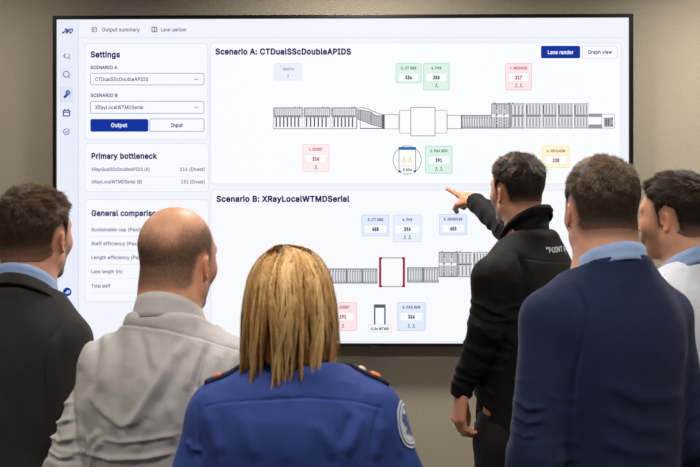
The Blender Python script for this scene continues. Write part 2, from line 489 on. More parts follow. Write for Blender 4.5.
label('heading', 'Primary bottleneck', 91.4, 157.0, 158.6, 5.3, NAVY, panel, 0.018)
GY = (84, 88, 128)
for y, s, x1, t, tx in ((170.9, 'XRayQualSScDoubleAPIDS (A)', 149.5, '216 (Divest)', 180), (183.4, 'XRayLocalWTMDSerial (B)', 142, '151 (Divest)', 181.2)):
    label('row_writing', s, 91.4, x1, y, 3.3, GY, panel); label('row_writing', t, tx, 204.6, y, 3.3, GY, panel)
rects('row_rule', [(91, 176.0, 204, 176.4), (91, 188.6, 204, 189.0)], (226, 230, 241), panel, 3)
label('heading', 'General comparison', 91.4, 160.2, 215.8, 5.3, NAVY, panel, 0.018)
for y, s, x1 in ((231.2, 'Sustainable cap (Pax/Hr)', 146), (245.2, 'Staff efficiency (Pax/Op)', 146), (259.1, 'Length efficiency (Pax/m)', 148), (273.2, 'Lane length (m)', 122), (287.5, 'Total staff', 110.5)):
    label('row_writing', s, 91.4, x1, y, 3.3, GY, panel)
rects('row_rule', [(91, y, 204, y + .4) for y in (236.2, 250.3, 264.2, 278.4, 292.6)], (226, 230, 241), panel, 3)
# scenario cards
card('scenario_card', 210.2, 42.6, 621.3, 184.3, 3.5, 1, (250, 251, 254), CL, .7, panel)
card('scenario_card', 210.6, 189.6, 621.6, 341.5, 3.5, 1, (248, 249, 253), CL, .7, panel)
label('scenario_heading', 'Scenario A: CTDualSScDoubleAPIDS', 215.4, 351, 54.3, 5.5, NAVY, panel, 0.02)
label('scenario_heading', 'Scenario B: XRayLocalWTMDSerial', 216.4, 349.6, 201.6, 5.5, NAVY, panel, 0.02)
card('lane_button', 541.0, 45.8, 580.2, 58.3, 1.6, 3, BLUE, BLUE, .5, panel)
card('graph_button', 582.3, 45.6, 618.0, 58.4, 1.6, 3, (250, 251, 255), (204, 212, 234), .6, panel)
label('button_writing', 'Lane render', 547.8, 573.4, 54.0, 3.6, (235, 240, 255), panel, .012, 6)
label('button_writing', 'Graph view', 588.0, 612.0, 53.8, 3.6, (60, 72, 146), panel, .006, 6)

def person_icon(cx, cy, col):
    return arc(cx, cy - 1.5, .6, 0, 360, 8) + [(cx, cy - .9, cx, cy + .3), (cx, cy + .2, cx - 1.5, cy + 1.9), (cx, cy + .2, cx + 1.5, cy + 1.9)]
def stat(x0, y0, x1, y1, title, val, icons, fill, line, tcol, vcol, tx=None, box=True):
    card('stat_card', x0, y0, x1, y1, 1.6, 3, fill, line, .8, panel)
    w = x1 - x0; cx = (x0 + x1) / 2
    tw = tx or w * .52
    label('stat_title', title, cx - tw / 2, cx + tw / 2, y0 + 6.3, 2.5, tcol, panel, .018, 7)
    if box:
        card('stat_value_box', x0 + 2.6, y0 + 9.9, x1 - 2.6, y0 + 18.9, 1, 5, (250, 252, 254), tuple(int(.5 * a + .5 * b) for a, b in zip(line, fill)), .5, panel)
    label('stat_value', val, cx - 3.3, cx + 3.3, y0 + 16.2, 3.3, vcol, panel, .03, 7)
    if icons:
        xs = [cx] if icons == 1 else [cx - 2.4, cx + 2.4]
        strokes('stat_icon', sum((person_icon(x, y1 - 4.7, None) for x in xs), []), .55, tuple(int(.45 * a + 60) for a in tcol), panel, 7)
GF, GL, GT, GV = (222, 243, 233), (184, 228, 208), (60, 130, 100), (30, 80, 62)
RF, RL, RTX, RV = (253, 232, 236), (248, 202, 208), (190, 60, 84), (176, 32, 60)
BF, BL, BT, BV = (226, 236, 253), (198, 217, 249), (70, 86, 164), (26, 40, 120)
card('stat_card', 274.4, 63.2, 301.8, 80.4, 1.6, 3, (235, 240, 251), (222, 230, 247), .7, panel)
label('stat_title', 'HOSTS', 283, 293.6, 70.2, 2.2, (110, 124, 176), panel, .01, 7)
label('stat_value', '2', 287, 289, 77.3, 2.7, (130, 140, 180), panel, 0, 7)
stat(395.6, 63.0, 421.6, 83.3, '3. CT SSS', '336', 0, GF, GL, GT, GV, 15.5)
stat(423.0, 63.0, 449.6, 90.4, '4. PVS', '358', 1, GF, GL, GT, GV, 10)
stat(505.2, 63.0, 532.0, 90.4, '7. RECHECK', '217', 2, RF, RL, RTX, RV, 17.5)
stat(302.3, 144.2, 329.4, 172.2, '1. DIVEST', '216', 1, (254, 238, 240), (250, 212, 216), RTX, RV, 13.5)
stat(425.0, 145.8, 452.6, 173.8, '2. PAX SCR', '391', 2, GF, GL, GT, GV, 17)
stat(542.2, 145.8, 569.8, 167.8, '6. RECLAIM', '228', 0, (253, 246, 218), (251, 234, 160), (176, 130, 30), (160, 72, 50), 18)
stat(361.5, 214.6, 389.3, 236.4, '3. CT SSS', '488', 0, BF, BL, BT, BV, 15.5)
stat(392.8, 214.6, 421.8, 242.2, '4. PVS', '396', 2, (233, 240, 253), (212, 226, 250), BT, BV, 10)
stat(439.2, 214.1, 467.2, 235.2, '5. INVENTER', '453', 0, BF, BL, BT, BV, 18.5)
stat(329.0, 302.2, 356.8, 331.0, '1. DIVEST', '191', 1, (253, 230, 233), (246, 196, 202), RTX, RV, 13.5)
stat(397.2, 302.2, 425.6, 331.0, '2. PAX SCR', '326', 2, BF, BL, BT, BV, 18)

# lane drawings
G1 = (118, 120, 126); G2 = (160, 163, 170); G3 = (196, 199, 206); G4 = (92, 94, 102)
def tray_bank(x0, x1, y0, ym, y1, nf, tall, dy=0):
    """upper rollers plus lower dark bars"""
    rects('roller_bank', [(x0, y0, x1, ym)], (226, 228, 233), panel, 3)
    rects('roller_frame', [(x0, y0, x1, y0 + 1.4), (x0, ym - 1.9, x1, ym), (x0, y0, x0 + 1.6, ym), (x1 - 1.3, y0, x1, ym)], G2, panel, 4)
    n = nf * 2; s = (x1 - x0 - 4) / n
    rects('roller', [(x0 + 2.2 + s * i, y0 + 1.8, x0 + 2.2 + s * i + s * .42, ym - 2.0) for i in range(n)], (176, 179, 186), panel, 4)
    rects('roller_dash', [(x0 + 2 + s * i + s * .05, ym - 2.1, x0 + 2 + s * i + s * .6, ym - .7) for i in range(n)], G4, panel, 5)  # dark dashes of the lane drawing, at the foot of the rollers
    if tall:
        s = (x1 - x0 - 3.6) / nf
        rects('bay_bar', [(x0 + 2.4 + s * i, ym, x0 + 3.8 + s * i, y1 - 2.0) for i in range(nf)], G4, panel, 4)
ya, yb_, yc = 107.3, 117.4, 129.0
for x0, x1, nf in ((273.2, 302.8, 7), (303.6, 330.4, 6), (331.2, 356.6, 6)): tray_bank(x0, x1, ya, yb_, yc, nf, True)
rects('lane_rail', [(273.2, 128.2, 356.6, 129.1), (273.2, 117, 273.8, 129), (302, 117, 302.4, 129), (304.6, 117, 305, 129), (329.8, 117, 330.2, 129), (332.3, 117, 332.7, 129), (356, 117, 356.5, 129)], G2, panel, 4)
rects('lane_knob', [(x, 106.7, x + 1.4, 107.6) for x in (294, 299, 322, 327, 351.5, 354)], G1, panel, 4)
m = MB(); poly([(356.6, 109.5), (361, 109.8), (371, 111.6), (375.5, 115.2), (382.2, 116), (382.2, 127.2), (376, 126.2), (371.5, 124.2), (361, 120), (356.6, 119)], 3, m)
flat(m, 'curved_belt', lit(186, 188, 194), panel)
strokes('curved_belt_edge', [(356.6, 108.2, 361.5, 107.6), (361.5, 107.6, 368, 109), (368, 109, 382, 115), (357, 109.8, 361, 110), (361, 110, 371, 112), (371, 112, 375.5, 115.4), (375.5, 115.4, 382, 116.2), (356.6, 119.2, 361, 120.2), (361, 120.2, 371.5, 124.6), (371.5, 124.6, 382, 127.2), (360.8, 110, 360.4, 120), (371, 112, 371, 124)], .7, G1, panel, 5)
strokes('belt_ribs', [(x, 111 + (x - 357) * .22, x - .6, 119 + (x - 357) * .26) for x in np.arange(358.5, 382, 2.3)], .5, (150, 152, 160), panel, 4)
rects('lane_rail', [(356.6, 120, 357.2, 129), (360, 120, 360.6, 129), (360, 128, 384, 129)], G1, panel, 4)
rects('lane_post', [(382, 114.4, 384.7, 129)], G4, panel, 5)
rects('lane_rail', [(384.7, 113.8, 399.4, 115.2), (384.7, 128.3, 399.4, 129.2), (398.2, 114, 399.4, 129)], G3, panel, 4)
def outline(name, x0, y0, x1, y1, w, col, k, fill=(251, 252, 254), parent=panel):
    return card(name, x0, y0, x1, y1, .6, k, fill, col, w, parent)
outline('scanner_hood', 399.3, 110.1, 447.2, 133.4, .6, G2, 3)
outline('scanner_body', 410.4, 107.0, 435.4, 136.2, .7, G1, 5)
rects('lane_rail', [(446.6, 114.4, 447.6, 129.6), (447.6, 115, 461, 115.8), (447.6, 128.2, 461, 129)], G2, panel, 4)
def roller_run(x0, x1, y0, y1, n, name='roller_run'):
    rects(name, [(x0, y0, x1, y1)], (222, 224, 229), panel, 3)
    rects('roller_frame', [(x0, y0, x1, y0 + 1.3), (x0, y1 - 1.3, x1, y1)], (138, 140, 146), panel, 4)
    s = (x1 - x0) / n
    rects('roller', [(x0 + s * i + .2, y0 + 1.9, x0 + s * i + s * .5, y1 - 1.6) for i in range(n)], (160, 163, 170), panel, 4)
    rects('roller_dash', [(x0 + s * i + s * .5, y0 + 1.9, x0 + s * i + s * .72, y0 + 3.1) for i in range(n)] + [(x0 + s * i + s * .5, y1 - 2.8, x0 + s * i + s * .72, y1 - 1.6) for i in range(n)], G4, panel, 5)  # dark dashes drawn beside each roller, top and bottom
roller_run(461.2, 491.4, 115.0, 128.6, 12)
rects('lane_post', [(461, 115, 462.2, 128.8)], G4, panel, 6)
def sorter(dx, dy, xe):
    x0 = 491.3 + dx; y0 = 103.3 + dy; y1 = 128.6 + dy; X = lambda v: v + dx
    rects('sorter_block', [(x0, y0, X(510), y1)], (204, 206, 212), panel, 3)
    s = [(X(a), y0 + 1.8, X(a) + .7, y1 - 1) for a in (494, 495.8, 499, 501, 506, 508)]
    rects('roller', s, (164, 166, 173), panel, 4)
    rects('sorter_frame', [(x0, y0, X(525), y0 + 1.2), (x0, y1 - 1.2, X(525), y1), (x0, y0, x0 + .8, y1), (X(509.3), y0, X(510.2), y1)], (130, 132, 138), panel, 5)
    rects('sorter_bolt', [(X(a), y0 + b, X(a) + 1.4, y0 + b + 1.2) for a in (496, 503.6) for b in (2, 4.4, 10.4, 14.8, 17.6, 20.8, 22.6)], (88, 90, 97), panel, 5)
    rects('lit_gap', [(X(492), y0 + 11.2, X(495.4), y0 + 13.6), (X(498), y0 + 11.2, X(503), y0 + 13.6), (X(505), y0 + 11.2, X(509), y0 + 13.6)], (252, 253, 255), panel, 6)
    rects('sorter_knob', [(X(a), y0 - .9, X(a) + 1.4, y0) for a in (494, 508.6, 512)], G4, panel, 5)
    for a, b, n in ((510.2, 525, 4), (525.8, 541.6, 5), (542.4, 557.2, 5), (558, 573.2, 5), (574, 588.6, 5)):
        if X(a) > xe: break
        rects('roller_bank', [(X(a), y0, X(b), y1)], (224, 226, 230), panel, 3)
        st = (b - a) / n
        rects('roller', [(X(a) + st * i + .4, y0 + 1.8, X(a) + st * i + st * .5, y0 + 11) for i in range(n)] + [(X(a) + st * i + .4, y0 + 14, X(a) + st * i + st * .5, y1 - 1.8) for i in range(n)], (150, 153, 160), panel, 4)
        rects('roller_frame', [(X(a), y0, X(b), y0 + 1.2), (X(a), y1 - 1.3, X(b), y1), (X(a), y0, X(a) + .5, y1), (X(a), y0 + 10.9, X(b), y0 + 12)], (176, 179, 185), panel, 5)
        rects('middle_rail', [(X(a), y0 + 12, X(b) - .8, y0 + 13.4)], (120, 122, 130), panel, 5)
        if a > 520: rects('bank_divider', [(X(a) + .4, y0 + 1.6, X(a) + 1.8, y0 + 11)], (112, 114, 120), panel, 6)
sorter(0, 0, 999)
rects('lane_rail', [(588.6, 113.6, 602, 117.0), (588.6, 124.4, 602, 128.6)], (150, 152, 160), panel, 4)
outline('end_bay', 601.6, 113.9, 614.8, 128.4, .6, G2, 4)
rects('end_bay_box', [(604, 117.6, 612.8, 126.8)], G2, panel, 6); rects('end_bay_box', [(605.5, 118.6, 606.6, 126), (608, 118.6, 609, 126), (611.4, 117.4, 612.9, 119.4), (611.4, 124.6, 612.9, 126.8)], G4, panel, 7)
# body scanner
strokes('scanner_ring', arc(407.2, 160, 14.1, 0, 360, 40), .6, (120, 120, 136), panel, 3)
card('body_scanner', 398.6, 147.2, 416.0, 172.2, .4, 4, (252, 253, 255), (120, 122, 132), .7, panel)
rects('scanner_bar', [(398.6, 147.0, 416.0, 149.9)], (22, 112, 176), panel, 6)
rects('scanner_foot', [(398.6, 170.2, 400.6, 172.6), (414, 170.2, 416.0, 172.6)], (22, 100, 160), panel, 6)
for cx in (403.9, 410.2): strokes('footprint', arc(cx, 161, 1.5, 0, 360, 12) + arc(cx, 157.6, .9, 0, 360, 10), .9, (248, 214, 120), panel, 6)
card('time_tag', 401.6, 165.4, 413.6, 173.6, .8, 7, (252, 252, 254), (220, 222, 230), .5, panel)
label('tag_writing', '5.50s', 403, 411.8, 171.0, 2.4, (40, 44, 70), panel, .01, 10)
# scenario B lane
roller_run(318.0, 345.8, 268.4, 283.6, 10); roller_run(346.8, 361.6, 268.4, 283.6, 6); roller_run(362.4, 377, 268.4, 283.6, 6)
roller_run(407.6, 422.6, 267.2, 282.6, 6); roller_run(423.4, 439.0, 267.2, 282.6, 6)
rects('lane_post', [(345.8, 268.4, 347, 283.6), (361.4, 268.4, 362.6, 283.6), (376.6, 268.4, 377.4, 283.6), (407.2, 267.2, 408, 282.6), (422.2, 267.2, 423.6, 282.6)], (110, 112, 118), panel, 6)
card('scanner_body', 379.0, 257.2, 405.0, 287.2, .3, 4, (250, 251, 254), (176, 178, 184), 1.3, panel)
rects('red_side_bar', [(379.0, 257.2, 381.3, 287.2), (402.7, 257.2, 405.0, 287.2)], (158, 46, 56), panel, 7)
rects('red_corner', [(379, 257.2, 382.2, 259), (402, 257.2, 405, 259), (379, 285.4, 382.2, 287.2), (402, 285.4, 405, 287.2)], (130, 22, 34), panel, 8)
sorter(-52.6, 148.6, 999)
# walk-through gate
rects('gate_top', [(374.0, 304.4, 385.6, 307.8)], (88, 94, 106), panel, 4)
rects('gate_side', [(374.0, 307.8, 375.4, 325), (384.2, 307.8, 385.6, 325)], (40, 84, 122), panel, 4)
rects('gate_inner', [(375.4, 307.8, 384.2, 325)], (252, 253, 255), panel, 3)
card('time_tag', 368.6, 324.4, 391.4, 332.4, .8, 6, (248, 249, 252), (212, 214, 222), .5, panel)
label('tag_writing', '0.0s WTMD', 371, 389.0, 330.0, 2.5, (50, 52, 70), panel, .01, 9)
# ------------------------------------------------------------------ people
M_SKIN = attr_mat('skin', 0.5, 0.4, 0.12, 0.15, 300)
M_HAIR = attr_mat('hair', 0.55, 0.25, 0, 0)
M_EYE = plain('eye_white', srgb(225, 220, 215), 0.2); M_IRIS = plain('iris_brown', srgb(50, 34, 24), 0.15)

def poly2(Y, Z, pts):
    p = np.array(pts, float); d = np.full(len(Y), 1e9); s = np.ones(len(Y)); n = len(p)
    for i in range(n):
        a, b = p[i], p[i - 1]; e = b - a; wy, wz = Y - a[0], Z - a[1]
        t = np.clip((wy * e[0] + wz * e[1]) / (e @ e), 0, 1)
        d = np.minimum(d, (wy - e[0] * t) ** 2 + (wz - e[1] * t) ** 2)
        c1 = Z >= a[1]; c2 = Z < b[1]; c3 = e[0] * wz > e[1] * wy
        s = np.where((c1 & c2 & c3) | (~c1 & ~c2 & ~c3), -s, s)
    return s * np.sqrt(d)

def skull(P, jaw=1.0, neck=0.062):
    d = ell(P, (0, -.012, .036), (.0775, .098, .087))
    d = smin(d, ell(P, (0, .03, -.012), (.066, .066, .082)), .03)
    d = smin(d, cone(P, (0, -.03, -.035), (0, -.05, -.2), neck, neck + .004, (1, 0, 0), 1.02), .03)
    return d

def head_ops(f, M, T, jaw=1.0, neck=.062, hs=1.0, earz=-.014):
    """adds a head to field f. M: 3x3 columns = head axes in person frame, T origin"""
    def g(P):
        Q = (P - T) @ M / hs
        X = np.abs(Q[:, 0]); A = Q.copy(); A[:, 0] = X
        d = skull(Q, jaw, neck)
        d = smin(d, cone(A, (.050 * jaw, .002, -.058), (.014, .058, -.092), .019, .018), .03)   # jaw line
        d = smin(d, ell(Q, (0, .068, -.094), (.023, .019, .017)), .02)                       # chin
        d = smin(d, ell(A, (.043, .050, -.020), (.020, .026, .022)), .02)                    # cheek
        d = smin(d, cone(A, (.012, .082, .030), (.046, .068, .031), .010, .009), .015)       # brow
        d = smax(d, -ell(A, (.032, .096, .010), (.019, .017, .013)), .012)                   # eye socket
        d = smin(d, ell(A, (.031, .074, .010), (.0165, .0145, .0125)), .004)                 # lids
        d = smax(d, -ell(A, (.031, .092, .009), (.0125, .0105, .0042)), .001)
        d = smin(d, cone(Q, (0, .084, .022), (0, .103, -.020), .007, .0095), .012)          # nose
        d = smin(d, ell(A, (.009, .094, -.025), (.0075, .010, .007)), .006)
        d = smin(d, ell(Q, (0, .084, -.050), (.026, .014, .020)), .014)                      # mouth mound
        d = smin(d, cone(A, (0, .0955, -.0485), (.019, .087, -.051), .0045, .0025), .005)
        d = smin(d, cone(A, (0, .0955, -.0575), (.018, .087, -.054), .0052, .0025), .005)
        d = smax(d, -cone(A, (0, .1005, -.053), (.022, .089, -.0525), .0016, .001), .003)
        # ear
        E = (A - np.array([.0765, -.006, earz])) @ (rotz(math.radians(22)) @ rotx(math.radians(-8))) / .8
        e = ell(E, (0, 0, 0), (.0065, .017, .029))
        ring = None
        for i in range(11):
            t0 = math.radians(-70 + i * 26); t1 = math.radians(-70 + (i + 1) * 26)
            # helix runs from front top, over the back, to the lobe
            a = (.004, .016 * math.cos(t0 + 1.2), .029 * math.sin(t0 + 1.2)); b = (.004, .016 * math.cos(t1 + 1.2), .029 * math.sin(t1 + 1.2))
            c = cone(E, a, b, .0036, .0036); ring = c if ring is None else np.minimum(ring, c)
        e = smin(e, ring, .004)
        e = smin(e, ell(E, (.002, .004, -.026), (.006, .008, .010)), .006)
        e = smax(e, -ell(E, (.0085, .004, .001), (.006, .0095, .016)), .004)
        e = smin(e, ell(E, (.003, .013, -.004), (.005, .004, .006)), .003)
        d = smin(d, e * .8, .005)
        return d * hs
    f.add(g, T + M @ np.array([0, -.01, -.03]), .24, .03)
    return f

def hand_ops(f, w, d, n, t, curl, point=False, sc=1.0, thumb=None):
    """w wrist, d finger direction, n out of the palm, t thumb side"""
    w = np.asarray(w, float); d = np.array(d, float); d /= np.linalg.norm(d)
    n = np.array(n, float); n -= d * (n @ d); n /= np.linalg.norm(n)
    t = np.array(t, float); t -= d * (t @ d) + n * (t @ n); t /= np.linalg.norm(t)
    c = w + d * .07; L = lambda a, b, g: w + (d * a + t * b + n * g) * sc
    ops = []
    heads = [(.092, .027), (.095, .007), (.089, -.013), (.080, -.031)]
    for a, b in heads: ops.append((L(.008, b * .6, 0), L(a, b, 0), .0135 * sc, .0112 * sc, .012))
    ops.append((L(.012, .018, .008), L(.05, .028, .012), .014 * sc, .013 * sc, .014))
    ln = [(.042, .026, .021), (.046, .029, .022), (.042, .027, .021), (.034, .021, .019)]
    for i, (a, b) in enumerate(heads):
        c_ = curl[i]; p = L(a, b, 0); ang = 0; r = .0098 if i < 3 else .0086
        for j in range(3):
            ang += c_[j]; dr = d * math.cos(ang) + n * math.sin(ang) + t * ((1.5 - i) * .05)
            dr /= np.linalg.norm(dr); q = p + dr * ln[i][j] * sc
            ops.append((p, q, r * sc, (r - .0011) * sc, .004)); p = q; r -= .0010
    th = thumb or [(.62, .62, .35), (.85, .25, .42), (.95, -.02, .35)]
    p = L(.022, .026, .008); r = .0125
    for j, v in enumerate(th):
        dr = d * v[0] + t * v[1] + n * v[2]; dr /= np.linalg.norm(dr); q = p + dr * (.042, .033, .026)[j] * sc
        ops.append((p, q, r * sc, (r - .0015) * sc, .006)); p = q; r -= .0013
    def g(P):
        o = np.full(len(P), 1.0)
        palm = np.full(len(P), 1.0)
        for k_, (a, b, ra, rb, k) in enumerate(ops[:5]): palm = smin(palm, cone(P, a, b, ra, rb), k)
        o = palm
        for i in range(5):
            fg = None
            for (a, b, ra, rb, k) in ops[5 + 3 * i:8 + 3 * i]:
                v = cone(P, a, b, ra, rb); fg = v if fg is None else smin(fg, v, .003)
            o = smin(o, fg, .006 if i < 4 else .010) if i == 0 or i == 4 else np.minimum(o, smin(palm, fg, .006))
        return o
    f.add(g, w + d * .09 * sc, .15, .012)
    return f

def torso_fn(tab, h, off=0.0, wid=1.0):
    tab = np.array(tab, float); zf = np.linspace(tab[0, 0] - .1, tab[-1, 0] + .1, 300); kk = np.hanning(37); kk /= kk.sum()
    cols = [zf] + [np.convolve(np.pad(np.interp(zf, tab[:, 0], tab[:, i]), 18, mode='edge'), kk, 'valid') for i in (1, 2, 3)]
    ztop_, zbot_ = tab[-1, 0] * h, tab[0, 0] * h; tab = np.stack(cols, 1); z = tab[:, 0] * h
    def g(P):
        cy = np.interp(P[:, 2], z, tab[:, 1] * h); a = np.interp(P[:, 2], z, tab[:, 2]) * wid + off; b = np.interp(P[:, 2], z, tab[:, 3]) + off
        n = 2.4
        x = np.abs(P[:, 0]) / a; y = np.abs(P[:, 1] - cy) / b
        s = (x ** n + y ** n) ** (1 / n)
        d = (s - 1) * np.minimum(a, b) * .95
        return smax(smax(d, P[:, 2] - ztop_ - off, .03), zbot_ - off - P[:, 2], .02)
    return g
TORSO = [(.82, -.01, .150, .105), (.90, -.012, .170, .118), (.97, -.01, .168, .116), (1.06, 0, .152, .106), (1.16, -.002, .152, .110), (1.26, -.006, .162, .118), (1.34, -.010, .172, .120), (1.40, -.014, .168, .112), (1.45, -.018, .140, .092), (1.485, -.02, .095, .075), (1.52, -.022, .062, .062)]

class Person: pass
def make_person(cfg):
    c = dict(neck=.062, jaw=1.0, wid=1.0, girth=0.0, head_yaw=0, head_pitch=0, head_roll=0, hs=1.0, top_extra=.014)
    cfg['line'] = [(y, z + (cfg.get('earz', -.014) + .004 if (-.05 < z < .045 and y < .03) else 0)) for y, z in HAIRLINE]
    c.update(cfg); p = Person(); p.c = c
    top = at(c['px'], c['top'], c['Y']); H = top[2] - c['top_extra']; h = (H + c.get('dz', 0)) / 1.78; p.h = h; p.H = H
    yaw = math.radians(c['yaw'])                       # positive turns to the left
    p.R = rotz(yaw)
    T = np.array([-c.get('bx', 0), c.get('ty', .035), H - .123 * c['hs']])          # head origin in the person's frame
    head_xy = at(c['px'], 233, c['Y'])[:2]
    p.loc = np.array([*(head_xy - (p.R @ T)[:2]), 0.0])
    p.M = rotz(math.radians(c['head_yaw']) - yaw) @ rotx(math.radians(c['head_pitch'])) @ roty(math.radians(c['head_roll']))
    p.T = T
    p.root = empty('person', p.loc, yaw)
    tag(p.root, c['label'], 'person', 'people watching the wall screen')
    w = c['wid']
    # joints in the person's frame (L = -x side)
    p.J = {}
    for s, k in ((-1, 'L'), (1, 'R')):
        sh = np.array([s * .172 * w, -.012, c.get('shz', 1.402)]) * np.array([h, h, h])
        el = np.array([s * .218 * w * h, -.045, 1.125 * h]); wr = np.array([s * .222 * w * h, .045, .885 * h])
        arm = c.get('arm' + k)
        if arm:
            if arm.get('el') is not None: el = np.array(arm['el'], float)
            if arm.get('wr') is not None: wr = np.array(arm['wr'], float)
            if arm.get('sh') is not None: sh = np.array(arm['sh'], float)
        p.J[k] = (sh, el, wr)
    # ---- body
    f = Field(); g = c['girth']
    tf = torso_fn(TORSO, h, g * .6, w)
    f.add(tf, None, None, .03)
    zt = 1.52 * h
    nb = np.array([0, -.022 * h, 1.49 * h])
    nk = T + p.M @ np.array([0, -.035, -.06])
    f.cone(nb, nk, c['neck'] + .006, c['neck'], .03)
    for s, k in ((-1, 'L'), (1, 'R')):
        sh, el, wr = p.J[k]
        f.cone((s * .040, -.02 * h, 1.474 * h), sh + np.array([-s * .012, 0, .008]), .040, .044, .03)
        f.cone(sh, el, .052 * (1 + g), .040, .03); f.cone(el, wr, .040, .027, .02, None)
        f.cone((s * .092 * h, -.012, .90 * h), (s * .095 * h, 0, .50 * h), .086, .056, .03)
        f.cone((s * .095 * h, 0, .50 * h), (s * .098 * h, -.02, .10 * h), .055, .036, .02)
        f.cone((s * .098 * h, -.02, .055), (s * .105 * h, .12, .035), .034, .026, .02)
        hd = c.get('hand' + k)
        rest = [(.35, .45, .3), (.45, .5, .35), (.5, .5, .35), (.55, .5, .35)]
        if hd: hand_ops(f, wr, hd['d'], hd['n'], hd['t'], hd.get('curl', rest), sc=c.get('hsc', 1.0), thumb=hd.get('thumb'))
        else: hand_ops(f, wr, (0, .12, -1), (-s, .1, 0), (0, 1, .1), rest, sc=c.get('hsc', 1.0))
    head_ops(f, p.M, T, c['jaw'], c['neck'] / c['hs'], c['hs'], c.get('earz', -.014))
    lo = np.array([min(-.34, *(p.J[k][i][0] - .12 for k in 'LR' for i in (1, 2))), -.26, -.01]); hi = np.array([max(.34, *(p.J[k][i][0] + .12 for k in 'LR' for i in (1, 2))), max(.24, *(p.J[k][2][1] + .22 for k in 'LR')), H + .05])
    zw = sorted(((p.J[k][2][2] - .22, p.J[k][2][2] + .20) for k in 'LR'))
    zs = [lo[2]]
    while zs[-1] < hi[2]:
        z = zs[-1]
        if z > T[2] - .16: st = .0026
        elif any(a < z < b for a, b in zw): st = .003
        else: st = .009
        zs.append(z + st)
    V, Q = mesh_field(f, lo, hi, .003 , zs=zs)
    V = relax(V, Q, 1, .45)
    HP = (V - T) @ p.M / c['hs']
    col = skin_colour(HP, V, c)
    keep = None
    p.body = mesh_obj('body', V, Q, M_SKIN, p.root, col=col)
    for s in (-1, 1):
        eye_ball(p, s)
    return p

def eye_ball(p, s):
    V, Fc, mi = [], [], []
    n, m_ = 16, 20
    r = .0122
    for i in range(n + 1):
        a = math.pi * i / n
        for j in range(m_): b = 2 * math.pi * j / m_; V.append((r * math.sin(a) * math.cos(b), r * math.cos(a), r * math.sin(a) * math.sin(b)))
    for i in range(n):
        for j in range(m_): Fc.append((i * m_ + j, i * m_ + (j + 1) % m_, (i + 1) * m_ + (j + 1) % m_, (i + 1) * m_ + j)); mi.append(1 if i < 3 else 0)
    V = np.array(V) + np.array([s * .031, .0745, .009]); V = V @ p.M.T * p.c['hs'] + p.T
    mesh_obj('eye', V, Fc, None, p.root, mats=[M_EYE, M_IRIS], matidx=mi)

HAIRLINE = [(.076, .084), (.052, .060), (.036, .046), (.024, .014), (.020, -.018), (.008, -.020), (.010, .022), (-.006, .038), (-.026, .028), (-.034, -.008), (-.038, -.030), (-.055, -.050), (-.075, -.057), (-.15, -.060), (-.16, .17), (.12, .17), (.095, .115)]

def skin_colour(HP, V, c):
    base = np.array(srgb(*c.get('skin', (206, 156, 128)))[:3]); col = np.tile(base, (len(HP), 1))
    n = fbm(HP * 55, 3, 3)[:, None]; col = col * (1 + .07 * n)
    X = np.abs(HP[:, 0])
    inh = (HP[:, 2] > -.2)
    red = np.array([1.06, .80, .74])
    ear = smooth(X, .074, .084) * smooth(HP[:, 2], -.04, -.03) * inh
    cheek = np.exp(-(((X - .045) / .025) ** 2 + ((HP[:, 1] - .07) / .03) ** 2 + ((HP[:, 2] + .02) / .025) ** 2))
    nose = np.exp(-((X / .018) ** 2 + ((HP[:, 1] - .11) / .02) ** 2 + ((HP[:, 2] + .02) / .02) ** 2))
    r = np.clip(ear * .9 + cheek * .5 + nose * .5, 0, 1)[:, None]; col = col * (1 + (red - 1) * r)
    lip = np.exp(-((X / .022) ** 4 + ((HP[:, 2] + .053) / .0085) ** 4)) * (HP[:, 1] > .085)
    col = col * (1 + (np.array([.86, .55, .52]) - 1) * lip[:, None])
    hc = np.array(srgb(*c.get('haircol', (60, 44, 32)))[:3])
    # brows
    br = np.exp(-(((X - .031) / .017) ** 4 + ((HP[:, 2] - .031 + .12 * np.abs(X - .031)) / .0045) ** 4)) * (HP[:, 1] > .06)
    col = col * (1 - .75 * br[:, None]) + hc * .75 * br[:, None]
    # hair and stubble colour on the skin round the hair line
    line = c.get('line', HAIRLINE)
    d = poly2(HP[:, 1], HP[:, 2], line)
    if c.get('bald'):
        m = c['bald'](HP) * .8
    else:
        m = smooth(-d, -.012, .012) * (.85 - .3 * smooth(-HP[:, 2], .02, .06))
    m = m * inh * (X < .082) * (1 - ear)
    m = np.clip(m * (1 + .15 * noise(HP * 420, 9)), 0, 1)[:, None]
    col = col * (1 - m) + hc * m
    bd = c.get('beard', 0)
    if bd:
        jaw = smooth(-HP[:, 2], .018 , .05) * smooth(HP[:, 1], .005, .03) * (HP[:, 2] > -.125) * (1 - lip) * (1 - smooth(-HP[:, 2], .108, .12))
        b = np.clip(bd * jaw * (1 + .2 * noise(HP * 500, 4)), 0, 1)[:, None]
        col = col * (1 - b) + hc * .8 * b
    # fingernails are left to the hand shape; knuckles a little redder
    return np.clip(col, 0, 1)

